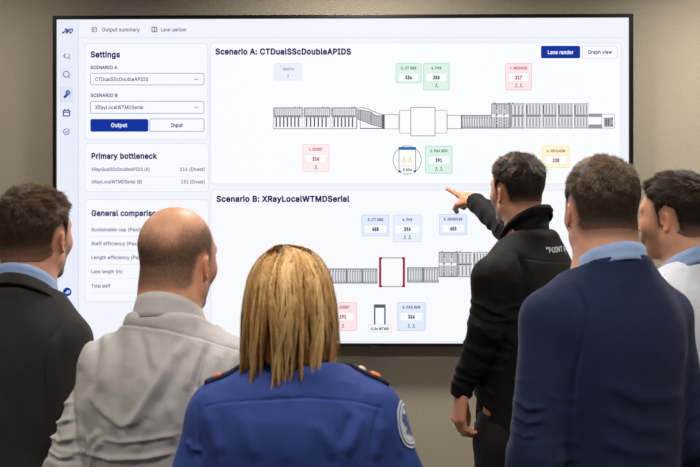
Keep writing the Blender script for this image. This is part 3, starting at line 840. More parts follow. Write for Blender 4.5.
def ribbons(root, dirs, nrm, length, width, segs, lift, droop=None, seed=0, wob=.15):
    """short strands: verts, quads, strand index per vert"""
    rg = np.random.RandomState(seed); n = len(root)
    side = np.cross(dirs, nrm); side /= np.linalg.norm(side, axis=1)[:, None] + 1e-9
    P = root.copy(); D = dirs * np.cos(lift)[:, None] + nrm * np.sin(lift)[:, None]
    bend = rg.normal(0, wob, n)[:, None]
    Vs = []
    for k in range(segs + 1):
        w = (width * (1 - (k / segs) ** 2 * .85))[:, None]
        Vs.append(P - side * w / 2); Vs.append(P + side * w / 2)
        P = P + D * (length / segs)[:, None]
        D = D - nrm * (np.sin(lift) * 1.0 / segs)[:, None] + side * bend / segs
        if droop is not None: D = D + droop / segs
        D /= np.linalg.norm(D, axis=1)[:, None]
    V = np.stack(Vs, 1).reshape(-1, 3); m = 2 * (segs + 1)
    base = np.arange(n)[:, None] * m
    q = np.concatenate([np.stack([base[:, 0] + 2 * k, base[:, 0] + 2 * k + 1, base[:, 0] + 2 * k + 3, base[:, 0] + 2 * k + 2], 1) for k in range(segs)])
    return V, q, np.repeat(np.arange(n), m)

def pick(V, Q, n, seed, wfun=None):
    rg = np.random.RandomState(seed)
    c = V[Q].mean(1); a = np.linalg.norm(np.cross(V[Q[:, 2]] - V[Q[:, 0]], V[Q[:, 3]] - V[Q[:, 1]]), axis=1)
    if wfun is not None: a = a * wfun(c)
    i = rg.choice(len(Q), n, p=a / a.sum())
    u, v = rg.rand(n, 1), rg.rand(n, 1)
    P = (V[Q[i, 0]] * (1 - u) + V[Q[i, 1]] * u) * (1 - v) + (V[Q[i, 3]] * (1 - u) + V[Q[i, 2]] * u) * v
    return P, i

def short_hair(p, n=9000, top=.017, side=.006, seed=1, col=(66, 48, 34), tip=(112, 84, 58), crown=(0.005, -.055, .115), sweep=(0, .6, 0), messy=.45, ln=(.009, .024), bumpy=.004):
    c = p.c; M, T = p.M, p.T; line = c.get('line', HAIRLINE)
    def cap(Q):
        t = side + (top - side) * smooth(Q[:, 2], .02, .10)
        t = t * (.25 + .75 * smooth(Q[:, 2], -.065, .005)) + .0075 * smooth(-Q[:, 2], .005, .04)
        t = t + bumpy * fbm(Q * np.array([70, 45, 60]), seed, 2) * smooth(Q[:, 2], -.02, .08)
        t = t + .003 * smooth(Q[:, 2], .06, .1) * smooth(Q[:, 1], .0, .07)
        e = poly2(Q[:, 1] + .003 * noise(Q * 130, 5), Q[:, 2] + .003 * noise(Q * 130, 6), line)
        k = smooth(-e, -.002, .018); lowz = smooth(-Q[:, 2], .02, .045); t = t * (k + (1 - k) * .75 * lowz) - .0025 * (1 - k) * (1 - lowz)
        d = skull(Q, 1, c['neck']) - t
        return smax(d, e - .004, .004)
    f = Field(); f.add(cap, (0, 0, 0.02), .2, 0)
    V, Q = mesh_field(f, (-.11, -.14, -.12), (.11, .13, .17), .0028)
    N = normals(V, Q); fn = np.cross(V[Q[:, 2]] - V[Q[:, 0]], V[Q[:, 3]] - V[Q[:, 1]]); fn /= np.linalg.norm(fn, axis=1)[:, None] + 1e-12
    hc, tc = np.array(srgb(*col)[:3]), np.array(srgb(*tip)[:3])
    low = (.5 * (1 - smooth(V[:, 2], -.062, -.015)))[:, None]
    ccap = hc * (.75 + .2 * fbm(V * 140, 8, 2))[:, None] * (1 - low) + np.array(srgb(*c.get('skin', (206, 156, 128)))[:3]) * .8 * low
    R, i = pick(V, Q, n, seed, lambda x: (skull(x, 1, c['neck']) > .0005) * (.5 + .5 * smooth(x[:, 2], -.06, -.01)))
    nr = fn[i]; rg = np.random.RandomState(seed)
    out = R - np.array(crown); tan = out - nr * (out * nr).sum(1)[:, None]; tan /= np.linalg.norm(tan, axis=1)[:, None] + 1e-6
    topw = smooth(R[:, 2], .03, .10)[:, None]
    dv = tan * (1 - .55 * topw) + np.array(sweep) * topw + np.array([0, 0, -.5]) * (1 - topw)
    fl = np.stack([noise(R * 38, 11), noise(R * 38, 12), noise(R * 38, 13)], 1) * messy * (.5 + topw)
    dv = dv + fl + rg.normal(0, .14, dv.shape)
    dv -= nr * (dv * nr).sum(1)[:, None]; dv /= np.linalg.norm(dv, axis=1)[:, None] + 1e-6
    L = ln[0] + (ln[1] - ln[0]) * topw[:, 0]; L = L * (.3 + .7 * smooth(R[:, 2], -.06, .0)) * (.7 + .5 * rg.rand(n))
    lift = np.clip(.12 + .16 * topw[:, 0] + .22 * np.clip(noise(R * 60, 14), -1, 1) * topw[:, 0] + rg.normal(0, .06, n), .03, .8)
    S, sq, si = ribbons(R - nr * .0015, dv, nr, L, np.full(n, .0011), 3, lift, seed=seed)
    keepw = smooth(R[:, 2], -.085, -.03)
    cl = np.clip(.35 + .45 * noise(R * 45, 15) + rg.normal(0, .22, n), 0, 1)[:, None]; sc = (hc * (1 - cl) + tc * cl)[si]
    gy = c.get('grey', 0)
    if gy:
        g_ = (rg.rand(n) < gy * (1 - topw[:, 0] * .7)); sc[g_[si]] = np.array(srgb(138, 128, 118)[:3])
    VV = np.concatenate([V, S]); QQ = np.concatenate([Q, sq + len(V)]); cc = np.concatenate([ccap, sc])
    p.hair = mesh_obj('hair', VV @ M.T * c['hs'] + T, QQ, M_HAIR, p.root, col=np.clip(cc, 0, 1))
    return p.hair

# ---- garments
def garment(p, name, mat, off=.016, sleeve=(.066, .056, .042), hem=.86, ntop=1.515, cuff=.02, box=.0, h_=.004, drape=None, disp=None, cut=None, col=None, trap=.05, arms='LR', tab=None, wid_add=0.0):
    c, h, w, g = p.c, p.h, p.c['wid'], p.c['girth']
    f = Field(); tb = [list(r) for r in (tab or TORSO)]
    if box:   # cloth hangs straighter than the body
        for r in tb:
            if r[0] < 1.30: r[2] = max(r[2], .172 - box * (1.3 - r[0]) * .1 + wid_add); r[3] = max(r[3], .118 + box * .004)
    f.add(torso_fn(tb, h, off + g * .6, w), None, None, .03)
    for s, k in ((-1, 'L'), (1, 'R')):
        sh, el, wr = p.J[k]
        f.cone((s * .045, -.022 * h, 1.474 * h), sh + np.array([-s * .008, 0, .012]), trap, .046 + off * .9, .035)
        f.cone(sh, el, sleeve[0] * (1 + g), sleeve[1], .03)
        dw = (wr - el) / np.linalg.norm(wr - el)
        f.cone(el, wr - dw * .0, sleeve[1], sleeve[2], .02)
        e = wr + dw * cuff
        f.add(lambda P, e=e, dw=dw: np.where(((P - e) ** 2).sum(1) < .11 ** 2, (P - e) @ dw, -1.0), e, .10, .004, 'i') if True else None
    f.add(lambda P: hem * h - P[:, 2] - 1.0 * (np.abs(P[:, 0]) > .9), None, None, .006, 'i') if False else None
    # hem only cuts the trunk, not the sleeves that hang past it
    def hemcut(P):
        d = hem * h - P[:, 2]
        m = np.full(len(P), 1.0)
        for k in 'LR':
            sh, el, wr = p.J[k]; m = np.minimum(m, cone(P, el, wr, .085, .075))
        return np.where(m < 0, -1.0, d)
    f.add(hemcut, None, None, .0, 'i')
    def neckcut(P):
        rr = np.sqrt(P[:, 0] ** 2 + (P[:, 1] + .022 * h) ** 2)
        return (P[:, 2] - ntop * h + .55 * (P[:, 1] + .05) - .6 * np.maximum(rr - .066, 0)) * .7 - 1.0 * (rr > .16)
    f.add(neckcut, (0, -.02, ntop * h), .2, .006, 'i')
    if cut is not None: f.add(cut, None, None, .0, 'i')
    xs = [p.J[k][i][0] for k in 'LR' for i in range(3)]; ys = [p.J[k][i][1] for k in 'LR' for i in range(3)]; zz = [p.J[k][i][2] for k in 'LR' for i in range(3)]
    lo = (min(xs) - .10, min(min(ys) - .10, -.22), min(min(zz) - .06, hem * h - .03)); hi = (max(xs) + .10, max(max(ys) + .10, .21), max(max(zz) + .08, ntop * h + .05))
    V, Q = mesh_field(f, lo, hi, h_)
    V = relax(V, Q, 2, .5)
    N = normals(V, Q)
    if disp is not None: V = V + N * disp(V, N)[:, None]
    o = mesh_obj(name, V, Q, mat, p.root, col=None if col is None else col(V))
    p.bvh = BVHTree.FromPolygons([tuple(v) for v in V], Q.tolist()); p.gV, p.gQ = V, Q
    return o

def pl_dist(X, Y, pts):
    """distance, side-signed, and position along a polyline in photo pixels"""
    best = np.full(len(X), 1e9); sg = np.zeros(len(X)); tt = np.zeros(len(X)); n = len(pts) - 1
    for i in range(n):
        a = np.array(pts[i], float); b = np.array(pts[i + 1], float); e = b - a; L = e @ e
        t = ((X - a[0]) * e[0] + (Y - a[1]) * e[1]) / L; tc = np.clip(t, 0, 1)
        dx, dy = X - a[0] - tc * e[0], Y - a[1] - tc * e[1]; d = np.hypot(dx, dy); m = d < best
        best = np.where(m, d, best); sg = np.where(m, np.sign(e[0] * dy - e[1] * dx), sg); tt = np.where(m, (i + tc) / n, tt)
    return best, sg, tt

def folds(p, specs):
    """specs: (kind, points px, width px, height m)  kinds: ridge, groove, step"""
    def d(V, N):
        W = V @ p.R.T + p.loc; X, Y = seen_at(W); back = (N @ p.R.T)[:, 1] < .25
        o = np.zeros(len(V))
        for kind, pts, w, a in specs:
            dd, sg, t = pl_dist(X, Y, pts)
            fade = np.minimum(1, np.minimum(t, 1 - t) * 5 + .0) if kind != 'seam' else smooth(t, -.01, .0)
            if kind in ('ridge', 'groove'):
                o += (a if kind == 'ridge' else -a) * np.exp(-(dd / w) ** 2) * fade
            elif kind == 'step':          # a fold with one steep flank on the right-hand side of travel
                s = dd * sg; o += a * np.where(s < 0, np.exp(-(s / w) ** 2), np.exp(-(s / (w * .3)) ** 2)) * fade
            elif kind == 'seam':
                s = dd * sg; o += np.where((t > 0) & (t < 1), a * (np.tanh(s / 1.0) * .22 * np.exp(-(dd / w) ** 2) - .9 * np.exp(-(dd / 1.0) ** 2)), 0)
        return o * back
    return d

def armhole(V, p, x=.158, w=.004, a=.002, lean=.25):
    """seam where the sleeves are set in"""
    h, wd = p.h, p.c['wid']
    s = np.abs(V[:, 0]) - x * h * wd - lean * np.clip(V[:, 2] - 1.40 * h, -.2, .1) * -.35
    m = (V[:, 2] > 1.24 * h) * (np.abs(V[:, 0]) > .1)
    return -a * np.exp(-(s / w) ** 2) * m

def sleeve_rings(V, p, amp=.004, seed=3, wl=.035):
    """creases that run round the arms, most at the elbow and cuff"""
    o = np.zeros(len(V))
    for k in 'LR':
        sh, el, wr = p.J[k]
        for a, b, lo_, sgn in ((sh, el, .45, 1), (el, wr, 0, -1)):
            ab = b - a; L = np.linalg.norm(ab); t = (V - a) @ ab / L / L
            rad = np.linalg.norm(V - a - np.clip(t, 0, 1)[:, None] * ab, axis=1)
            m = (rad < .10) * smooth(t, lo_ - .2, lo_ + .15) * smooth(-t, -1.15, -1.0)
            ph = t * L / wl * 2 * math.pi + 2.2 * noise(V * np.array([14, 14, 22]), seed) * 2 + (V[:, 0] * 30 + V[:, 1] * 25) * sgn
            o += amp * (np.maximum(np.sin(ph), -.2)) * m * (.6 + .6 * noise(V * 12, seed + 1)) * (np.abs(V[:, 0]) > .15 * p.c['wid'])
    return o

def soft(V, amp, sc=(9, 9, 5), seed=1):
    V = V @ (rotz(.7) @ rotx(.35) @ rotz(-.7 + .25)); n = noise(V * np.array(sc), seed); n2 = 1 - np.abs(noise(V * np.array(sc) * 1.7 + 3, seed + 5)) * 2
    return amp * (n * .6 + n2 * .45 + .35 * noise(V * np.array(sc) * 2.1 + 9, seed + 9))

def collar(p, mat, z=1.50, cy=-.024, rx=.066, ry=.066, stand=.036, fall=.046, spread=.012, tilt=.45, open_=16, name='collar', parent=None, lean=.0, thick=.0022, rise=0.0, point=.02, drop=.012, flare=0.0):
    h = p.h; prof = []
    n = 96
    pr = [(flare, -drop), (.0, 0), (-.001, stand * .6), (.001, stand), (.004, stand + .0035), (.008, stand + .001), (.012, stand * .6), (spread + .006, stand - fall * .75), (spread + .011, stand - fall)]
    pts = np.array(pr)
    ph = np.radians(np.linspace(open_, 360 - open_, n))
    V = []; m = len(pts)
    tang = np.gradient(pts, axis=0); nn = np.stack([tang[:, 1], -tang[:, 0]], 1); nn /= np.linalg.norm(nn, axis=1)[:, None]
    for a in ph:
        d = np.array([math.sin(a), math.cos(a)])
        front = smooth(np.array([math.cos(a)]), .2, 1)[0]
        for side_ in (1, -1):
            for i in range(m):
                r, zz = pts[i] + nn[i] * thick * side_ / 2
                if i >= m - 2: zz -= point * front * (1 if i == m - 1 else .5)
                x = d[0] * (rx + r); y = cy * h + d[1] * (ry + r) + .010 * front
                V.append((x, y, z * h + zz - tilt * (y - cy * h) + rise * abs(d[0])))
    V = np.array(V); Fc = []
    for i in range(n - 1):
        a = i * 2 * m; b = (i + 1) * 2 * m
        for j in range(m - 1):
            Fc.append((a + j, b + j, b + j + 1, a + j + 1)); Fc.append((a + m + j, a + m + j + 1, b + m + j + 1, b + m + j))
        Fc.append((a, a + m, b + m, b)); Fc.append((a + m - 1, b + m - 1, b + 2 * m - 1, a + 2 * m - 1))
    for a, r in ((0, False), ((n - 1) * 2 * m, True)):
        for j in range(m - 1):
            q = (a + j, a + j + 1, a + m + j + 1, a + m + j); Fc.append(q[::-1] if r else q)
    return mesh_obj(name, V, np.array(Fc), mat, parent or p.root)

def trousers(p, mat, top=.99, off=.012):
    h, w = p.h, p.c['wid']; f = Field()
    def hips(P):
        return torso_fn(TORSO, h, off + p.c['girth'] * .6, w)(P)
    f.add(hips, None, None, .02)
    for s in (-1, 1):
        f.cone((s * .092 * h, -.012, .90 * h), (s * .098 * h, 0, .50 * h), .100, .078, .03)
        f.cone((s * .098 * h, 0, .50 * h), (s * .100 * h, -.015, .07), .078, .066, .02)
    f.add(lambda P: P[:, 2] - top * h, None, None, .004, 'i'); f.add(lambda P: .045 - P[:, 2], None, None, .004, 'i')
    V, Q = mesh_field(f, (-.24, -.2, .02), (.24, .2, top * h + .03), .007); V = relax(V, Q, 1)
    N = normals(V, Q)
    V = V + N * (soft(V, .004, (7, 7, 9), 4) + .003 * np.sin(V[:, 2] * 90 + 3 * noise(V * 9, 2)) * smooth(-V[:, 2], -.35, -.1) )[:, None]
    return mesh_obj('trousers', V, Q, mat, p.root)

def shoes(p, mat, sole):
    h = p.h
    for s in (-1, 1):
        x = s * .104 * h; f = Field()
        f.cone((x, -.04, .05), (x * 1.04, .15, .034), .044, .036, .02, (0, 0, 1), .85); f.ell((x * 1.02, .11, .035), (.048, .10, .036), .02)
        f.cone((x, -.03, .06), (x, -.03, .10), .044, .042, .02)
        f.add(lambda P: .016 - P[:, 2], None, None, .002, 'i'); f.add(lambda P: P[:, 2] - .10, None, None, .003, 'i')
        V, Q = mesh_field(f, (x - .07, -.12, .0), (x + .07, .22, .13), .005)
        o = mesh_obj('shoe', V, Q, mat, p.root)
        g = Field(); g.add(lambda P, x=x: smax(np.minimum(((((P[:, 0] - x) / .046) ** 2 + ((P[:, 1] + .035) / .05) ** 2) ** .5 - 1) * .045, smin(((((P[:, 0] - x * 1.03) / .050) ** 2 + ((P[:, 1] - .09) / .105) ** 2) ** .5 - 1) * .045, 9 + P[:, 0] * 0, 0)), np.abs(P[:, 2] - .010) - .0095, .002), None, None, 0)
        V, Q = mesh_field(g, (x - .07, -.12, -.01), (x + .07, .22, .03), .004)
        mesh_obj('sole', V, Q, sole, o)

def on_cloth(p, pts, direction, off, start=.35):
    """drop points onto the garment along direction -> positions, normals (person's frame)"""
    out, nr = [], []
    d = Vector(direction).normalized()
    for q in pts:
        o = Vector(q) - d * start
        hit, n, i, dist = p.bvh.ray_cast(o, d)
        if hit is None:
            hit, n, i, dist = p.bvh.find_nearest(Vector(q))
        out.append(np.array(hit) + np.array(n) * off); nr.append(np.array(n))
    return np.array(out), np.array(nr)

def to_local(p, W): return (np.asarray(W) - p.loc) @ p.R

def slab_on(p, name, grid, direction, thick, mat, parent=None, lift=.0005):
    """a thin padded piece (grid: n x m points in the person's frame) laid on the cloth"""
    n, m = grid.shape[:2]
    P, Nn = on_cloth(p, grid.reshape(-1, 3), direction, 0)
    Nm = Nn.reshape(n, m, 3).mean((0, 1)); Nm /= np.linalg.norm(Nm); Nn = Nn * .4 + Nm * .6; Nn /= np.linalg.norm(Nn, axis=1)[:, None]
    lo_, hi_ = P - Nn * .003, P + Nn * (lift + thick)
    V = np.concatenate([lo_, hi_]); K = n * m; Fc = []
    for i in range(n - 1):
        for j in range(m - 1):
            a, b, c_, d = i * m + j, (i + 1) * m + j, (i + 1) * m + j + 1, i * m + j + 1
            Fc += [(a, d, c_, b), (K + a, K + b, K + c_, K + d)]
    ring = [i * m for i in range(n)] + [(n - 1) * m + j for j in range(1, m)] + [i * m + m - 1 for i in range(n - 2, -1, -1)] + [j for j in range(m - 2, 0, -1)]
    for a, b in zip(ring, ring[1:] + ring[:1]): Fc.append((a, b, K + b, K + a))
    o = mesh_obj(name, V, Fc, mat, parent or p.root)
    return o, hi_.reshape(n, m, 3)

def decal(p, name, V2, Fc, mat, direction, off, parent=None):
    """flat writing or a mark, pressed onto the cloth; V2: points in the room"""
    P, Nn = on_cloth(p, to_local(p, V2), direction, off)
    return mesh_obj(name, P, Fc, mat, parent or p.root, smooth_=False)
# ------------------------------------------------------------------ the six onlookers
import time; _t = time.time()
def tick(s):
    global _t; print('TICK', s, round(time.time() - _t, 1)); _t = time.time()
M_DARKTR = cloth('dark_trouser_wool', srgb(38, 38, 42), .9)
M_NAVYTR = cloth('navy_trouser_wool', srgb(34, 38, 54), .9)
M_SHOE = plain('black_shoe_leather', srgb(24, 21, 20), .35); M_SOLE = plain('rubber_sole', srgb(18, 18, 18), .8)
M_BLUEC = cloth('light_blue_shirt_cotton', srgb(140, 165, 208), .8, 1200, .15, .2, .04)

# 1 charcoal jacket, left
p = make_person(dict(px=37, top=184, Y=2.5, yaw=-8, head_yaw=-15, head_pitch=2, hs=1.05, dz=-.03, shz=1.38, armR=dict(el=(.178, -.05, 1.08), wr=(.17, .03, .84)), skin=(204, 150, 124), haircol=(66, 46, 32), beard=.45, neck=.062, wid=.66, girth=.02,
    label='person with short brown hair in a charcoal grey blazer over a light blue collar'))
short_hair(p, n=16000, top=.011, side=.006, seed=21, col=(64, 47, 33), tip=(128, 98, 68), sweep=(.5, .6, .1), messy=.6)
M_JKT = cloth('charcoal_blazer_wool', srgb(44, 44, 44), .92, 700, .35, .12, .12)
fd = folds(p, [('groove', [(66, 318), (50, 340), (45, 375), (49, 430)], 2.5, .004), ('ridge', [(56, 330), (54, 360), (58, 400)], 5, .003), ('ridge', [(10, 340), (30, 400), (34, 460)], 9, .003), ('groove', [(0, 380), (20, 430), (24, 467)], 9, .003)])
garment(p, 'blazer', M_JKT, off=.020, sleeve=(.062, .056, .048), hem=.74, ntop=1.53, box=1, disp=lambda V, N: fd(V, N) + soft(V, .003) + sleeve_rings(V, p, .002, 5, .06), trap=.062)
collar(p, M_JKT, z=1.506, rx=.074, ry=.076, stand=.016, fall=.034, spread=.012, tilt=.62, open_=40, thick=.003, point=.0)
collar(p, M_BLUEC, z=1.522, rx=.067, ry=.068, stand=.036, fall=.040, spread=.006, tilt=.55, name='shirt_collar')
trousers(p, M_DARKTR); shoes(p, M_SHOE, M_SOLE); tick('p1')

# 2 pale shirt, balding
def bald(Q):
    crown = smooth(-Q[:, 2], -.078 , -.02) ; back = smooth(-Q[:, 1], -.085, -.04)
    n = fbm(Q * 30, 4, 2) * .012
    a = smooth(-(Q[:, 2] + n - (.040 + .36 * np.clip(Q[:, 1] + .085, 0, .15))), -.03, .035)   # lower line at the back of the crown
    d = poly2(Q[:, 1], Q[:, 2], [(.045, .09), (.022, .03), (.018, -.012), (.012, -.012), (.008, .015), (-.01, .026), (-.030, .01), (-.036, -.02), (-.04, -.05), (-.06, -.068), (-.15, -.075), (-.15, .12)])
    lowfade = smooth(Q[:, 2], -.085, -.03)
    return a * smooth(-d, -.006, .012) * (.45 + .55 * lowfade)
p = make_person(dict(px=178.5, top=207.5, Y=2.15, yaw=-10, head_yaw=-23, hs=1.02, dz=-.025, head_pitch=-3, skin=(212, 156, 124), haircol=(70, 56, 48), beard=.35, neck=.062, wid=.92, girth=.03, top_extra=0, bald=bald, armL=dict(el=(-.234, -.06, 1.02), wr=(-.225, .02, .79)),
    label='person with a balding shaved head in a pale grey-beige dress shirt'))
def stubble(p, n=9000, seed=5):
    f = Field(); f.add(lambda Q: skull(Q, 1, p.c['neck']), (0, 0, 0), .3, 0)
    V, Q = mesh_field(f, (-.1, -.13, -.12), (.1, .12, .14), .004)
    R, i = pick(V, Q, n, seed, lambda x: bald(x) ** 1.2 * (np.abs(x[:, 0]) < .085))
    fn = np.cross(V[Q[:, 2]] - V[Q[:, 0]], V[Q[:, 3]] - V[Q[:, 1]]); fn /= np.linalg.norm(fn, axis=1)[:, None]; nr = fn[i]
    dv = np.tile([0., -.1, -1.], (n, 1)); dv -= nr * (dv * nr).sum(1)[:, None]; dv /= np.linalg.norm(dv, axis=1)[:, None]
    rg = np.random.RandomState(seed)
    S, q, si = ribbons(R, dv, nr, .003 + .0025 * rg.rand(n), np.full(n, .0006), 2, np.full(n, .35), seed=seed)
    c0 = np.array(srgb(84, 64, 52)[:3]); c1 = np.array(srgb(142, 116, 98)[:3]); t = rg.rand(n)[:, None]
    mesh_obj('hair', S @ p.M.T * p.c['hs'] + p.T, q, M_HAIR, p.root, col=((c0 * (1 - t) + c1 * t)[si]))
stubble(p)
M_SHIRT = cloth('grey_beige_shirt_cotton', srgb(184, 181, 181), .78, 1400, .2, .25, .04)
fd = folds(p, [
    ('seam', [(70, 334), (76, 330), (94, 325), (129, 325), (165, 330), (201, 339), (242, 351)], 4, .0030),
    ('groove', [(99, 329), (96, 350), (92, 375), (84, 398)], 5, .007), ('ridge', [(92, 332), (86, 352), (80, 372)], 5, .005),
    ('step', [(186, 336), (172, 358), (156, 384), (140, 410), (124, 432)], 10, .010), ('groove', [(196, 346), (180, 366), (164, 392), (150, 416)], 8, .006),
    ('groove', [(122, 328), (118, 360), (112, 396), (106, 424)], 7, .006), ('ridge', [(108, 334), (106, 362), (100, 392)], 6, .005),
    ('ridge', [(134, 330), (134, 350), (128, 378)], 8, .004),
    ('step', [(88, 396), (104, 414), (122, 426), (142, 420)], 7, .004),
    ('groove', [(79, 340), (73, 366), (72, 400), (76, 440), (80, 467)], 2.6, .006),
    ('step', [(84, 452), (110, 460), (146, 459), (178, 452)], 4, .005), ('step', [(96, 438), (120, 443), (150, 440), (190, 432)], 3, .003), ('groove', [(140, 332), (146, 356), (150, 380)], 4, .003), ('groove', [(180, 336), (172, 352), (168, 372)], 4, .003), ('ridge', [(112, 398), (116, 420), (126, 446)], 5, .003), ('ridge', [(150, 420), (142, 438), (136, 456)], 5, .003),
    ('ridge', [(102, 430), (92, 440), (86, 456)], 4, .005), ('ridge', [(104, 438), (96, 450), (90, 466)], 4, .006),
    ('groove', [(210, 343), (203, 360), (197, 380), (196, 396)], 4, .011), ('ridge', [(218, 348), (212, 370), (210, 392)], 6, .006), ('ridge', [(200, 350), (192, 370), (186, 392)], 5, .005),
    ('ridge', [(226, 346), (224, 362), (228, 380)], 3, .004), ('ridge', [(236, 350), (232, 366), (234, 384)], 3, .004),
    ('step', [(52, 396), (60, 406), (74, 402)], 4, .005), ('step', [(48, 414), (60, 424), (76, 418)], 4, .007), ('step', [(47, 434), (60, 442), (76, 438)], 4, .007), ('step', [(48, 450), (60, 458), (76, 456)], 4, .006), ('ridge', [(64, 350), (60, 374), (62, 394)], 4, .005),
    ('ridge', [(150, 334), (152, 352), (158, 372)], 5, .003), ('ridge', [(170, 400), (176, 424), (172, 446)], 6, .005)])
garment(p, 'dress_shirt', M_SHIRT, off=.018, sleeve=(.068, .062, .048), hem=.90, ntop=1.518, box=1, h_=.0032, disp=lambda V, N: fd(V, N) + soft(V, .0018, (24, 24, 8), 7) + soft(V, .0022, (11, 11, 6), 8) + sleeve_rings(V, p, .003, 9, .04), trap=.049)
collar(p, M_SHIRT, z=1.515, rx=.064, ry=.069, stand=.040, fall=.060, spread=.014, tilt=.5, drop=.035, flare=.018)
trousers(p, M_DARKTR, 1.0, .010); shoes(p, M_SHOE, M_SOLE); tick('p2')

# 3 pointing, black soft jacket
pp = dict(px=516, top=152.5, Y=2.95, yaw=40, head_yaw=30, head_pitch=0, hs=.90, dz=.02, skin=(206, 146, 118), haircol=(44, 32, 24), beard=.35, neck=.052, wid=.88, girth=.0, shz=1.39)
p = Person(); tmp = at(516, 152.5, 2.95); H = tmp[2] - .014; R_ = rotz(math.radians(40)); hxy = at(516, 233, 2.95)[:2]; lc = np.array([*(hxy - (R_ @ np.array([0, .035, 0]))[:2]), 0])
tl = lambda W: (np.asarray(W) - lc) @ R_
wrR = tl(at(476, 202.5, 3.42)); elR = tl(at(512, 232, 3.20)); tipR = tl(at(454, 188, 3.60))
H += .02; shR = np.array([.160 * .88 * H / 1.78, .02, 1.405 * H / 1.78])
elL = tl(at(487, 326, 2.80)); wrL = tl(at(462, 390, 2.86))
wx = lambda v: np.array(v, float) @ R_      # room direction -> person's frame
dP = tipR - wrR; dP = dP / np.linalg.norm(dP)
pp.update(armR=dict(sh=shR, el=elR, wr=wrR), armL=dict(el=elL, wr=wrL), hsc=1.04,
    handR=dict(d=dP + wx((0, 0, .02)), n=wx((-.1, .35, -1)), t=wx((-.6, -.75, -.2)), curl=[(.0, .05, .05), (1.45, 1.8, 1.1), (1.5, 1.8, 1.1), (1.5, 1.8, 1.1)], thumb=[(.7, .38, .4), (.7, -.15, .6), (.5, -.5, .6)]),
    handL=dict(d=wx((-.12, .05, -1)), n=wx((1, .25, 0)), t=wx((.1, 1, 0)), curl=[(.55, .8, .5), (.6, .85, .5), (.6, .85, .5), (.5, .7, .5)], thumb=[(.75, .3, .55), (.9, .0, .35), (.98, -.1, .1)]),
    label='person in a black soft jacket pointing one arm at the screen')
p = make_person(pp)
short_hair(p, n=14000, top=.012, side=.007, seed=33, col=(42, 31, 23), tip=(98, 70, 48), crown=(0, -.06, .11), sweep=(-.1, 1, .1), messy=.45)
M_BLK = cloth('black_softshell', srgb(12, 12, 14), .75, 900, .15, .04, .10, spec=.2)
fd = folds(p, [('groove', [(515, 249), (526, 272), (524, 300), (516, 326)], 3, .006), ('ridge', [(508, 252), (514, 275), (510, 300)], 6, .004),
    ('step', [(476, 300), (492, 312), (512, 318)], 5, .007), ('step', [(472, 322), (488, 336), (506, 338)], 5, .008), ('step', [(466, 346), (482, 356), (500, 356)], 5, .007), ('step', [(458, 366), (474, 376), (492, 372)], 5, .006), ('ridge', [(488, 270), (494, 290), (500, 306)], 6, .004),
    ('ridge', [(536, 300), (530, 330), (522, 360)], 8, .005), ('groove', [(548, 290), (540, 326), (532, 366)], 8, .004), ('step', [(500, 330), (520, 350), (548, 356)], 6, .005), ('seam', [(522, 258), (545, 262), (575, 262)], 3, .0015)])
garment(p, 'jacket', M_BLK, off=.022, sleeve=(.064, .050, .034), hem=.90, ntop=1.53, box=1, disp=lambda V, N: fd(V, N) + soft(V, .004, (12, 12, 8), 17) + sleeve_rings(V, p, .0055, 19, .05), trap=.062)
jacket3 = p
# stand-up collar
collar(p, M_BLK, z=1.512, cy=-.012, rx=.066, ry=.062, stand=.060, fall=.010, spread=.003, tilt=.62, open_=10, thick=.006, point=0, drop=.075, flare=.026, name='standing_collar')
M_PRINT = plain('pale_grey_print', srgb(196, 198, 202), .6)
def write_on(p, s, x0, y0, x1, y1, cap, Y, mat, name='print'):
    V2, F2 = text_mesh(s, .02)
    u = (V2[:, 0] - V2[:, 0].min()) / np.ptp(V2[:, 0]); v = V2[:, 1] * cap / CAPH
    W = np.array([at(x0 + (x1 - x0) * a, y0 + (y1 - y0) * a - b, Y) for a, b in zip(u, v)])
    dr = wx((0, 1, 0))
    # along the sight line from the viewer's side, onto the back of the jacket
    return decal(p, name, W, F2, mat, dr, .0012)
write_on(p, 'POINT FWD', 546.4, 252.6, 575.5, 250.6, 5.0, 2.85, M_PRINT)
write_on(p, 'w', 543.0, 249.4, 546.4, 249.2, 3.0, 2.85, M_PRINT, 'printed_mark')
M_BTN = plain('cuff_snap', srgb(70, 72, 76), .3, .5, .8)
trousers(p, cloth('black_trouser_twill', srgb(16, 16, 18), .85, sheen=.05)); shoes(p, M_SHOE, M_SOLE); tick('p3')

# 4 navy sweater
p = make_person(dict(px=600, top=154.5, Y=2.10, yaw=15, head_yaw=8, shz=1.388, hs=.955, dz=.038, bx=-.008, earz=-.006, head_pitch=1, head_roll=0, skin=(204, 150, 124), haircol=(66, 52, 42), beard=.3, neck=.062, wid=.80, girth=.01, grey=.12, armL=dict(el=(-.192, -.05, 1.12), wr=(-.208, .04, .88)),
    label='person with short brown hair in a navy blue sweater over a pale blue collar'))
short_hair(p, n=17000, top=.010, side=.004, seed=44, col=(66, 52, 39), tip=(150, 120, 86), sweep=(.3, .7, .3), messy=.6, ln=(.008, .018), bumpy=.003)
M_KNIT = cloth('navy_sweater_knit', srgb(24, 36, 70), .95, 500, .5, .15, .12)
fd = folds(p, [('groove', [(573, 282), (585, 308), (583, 337), (575, 376), (572, 420)], 3, .005), ('ridge', [(566, 290), (574, 320), (568, 350)], 8, .003), ('step', [(514, 398), (528, 410), (548, 408)], 4, .005), ('step', [(513, 414), (528, 424), (546, 420)], 4, .005), ('step', [(513, 430), (524, 438), (540, 436)], 4, .004), ('ridge', [(600, 380), (640, 400), (690, 396)], 7, .003), ('ridge', [(598, 410), (640, 428), (680, 430)], 7, .003), ('ridge', [(600, 440), (636, 452), (676, 452)], 7, .003)])
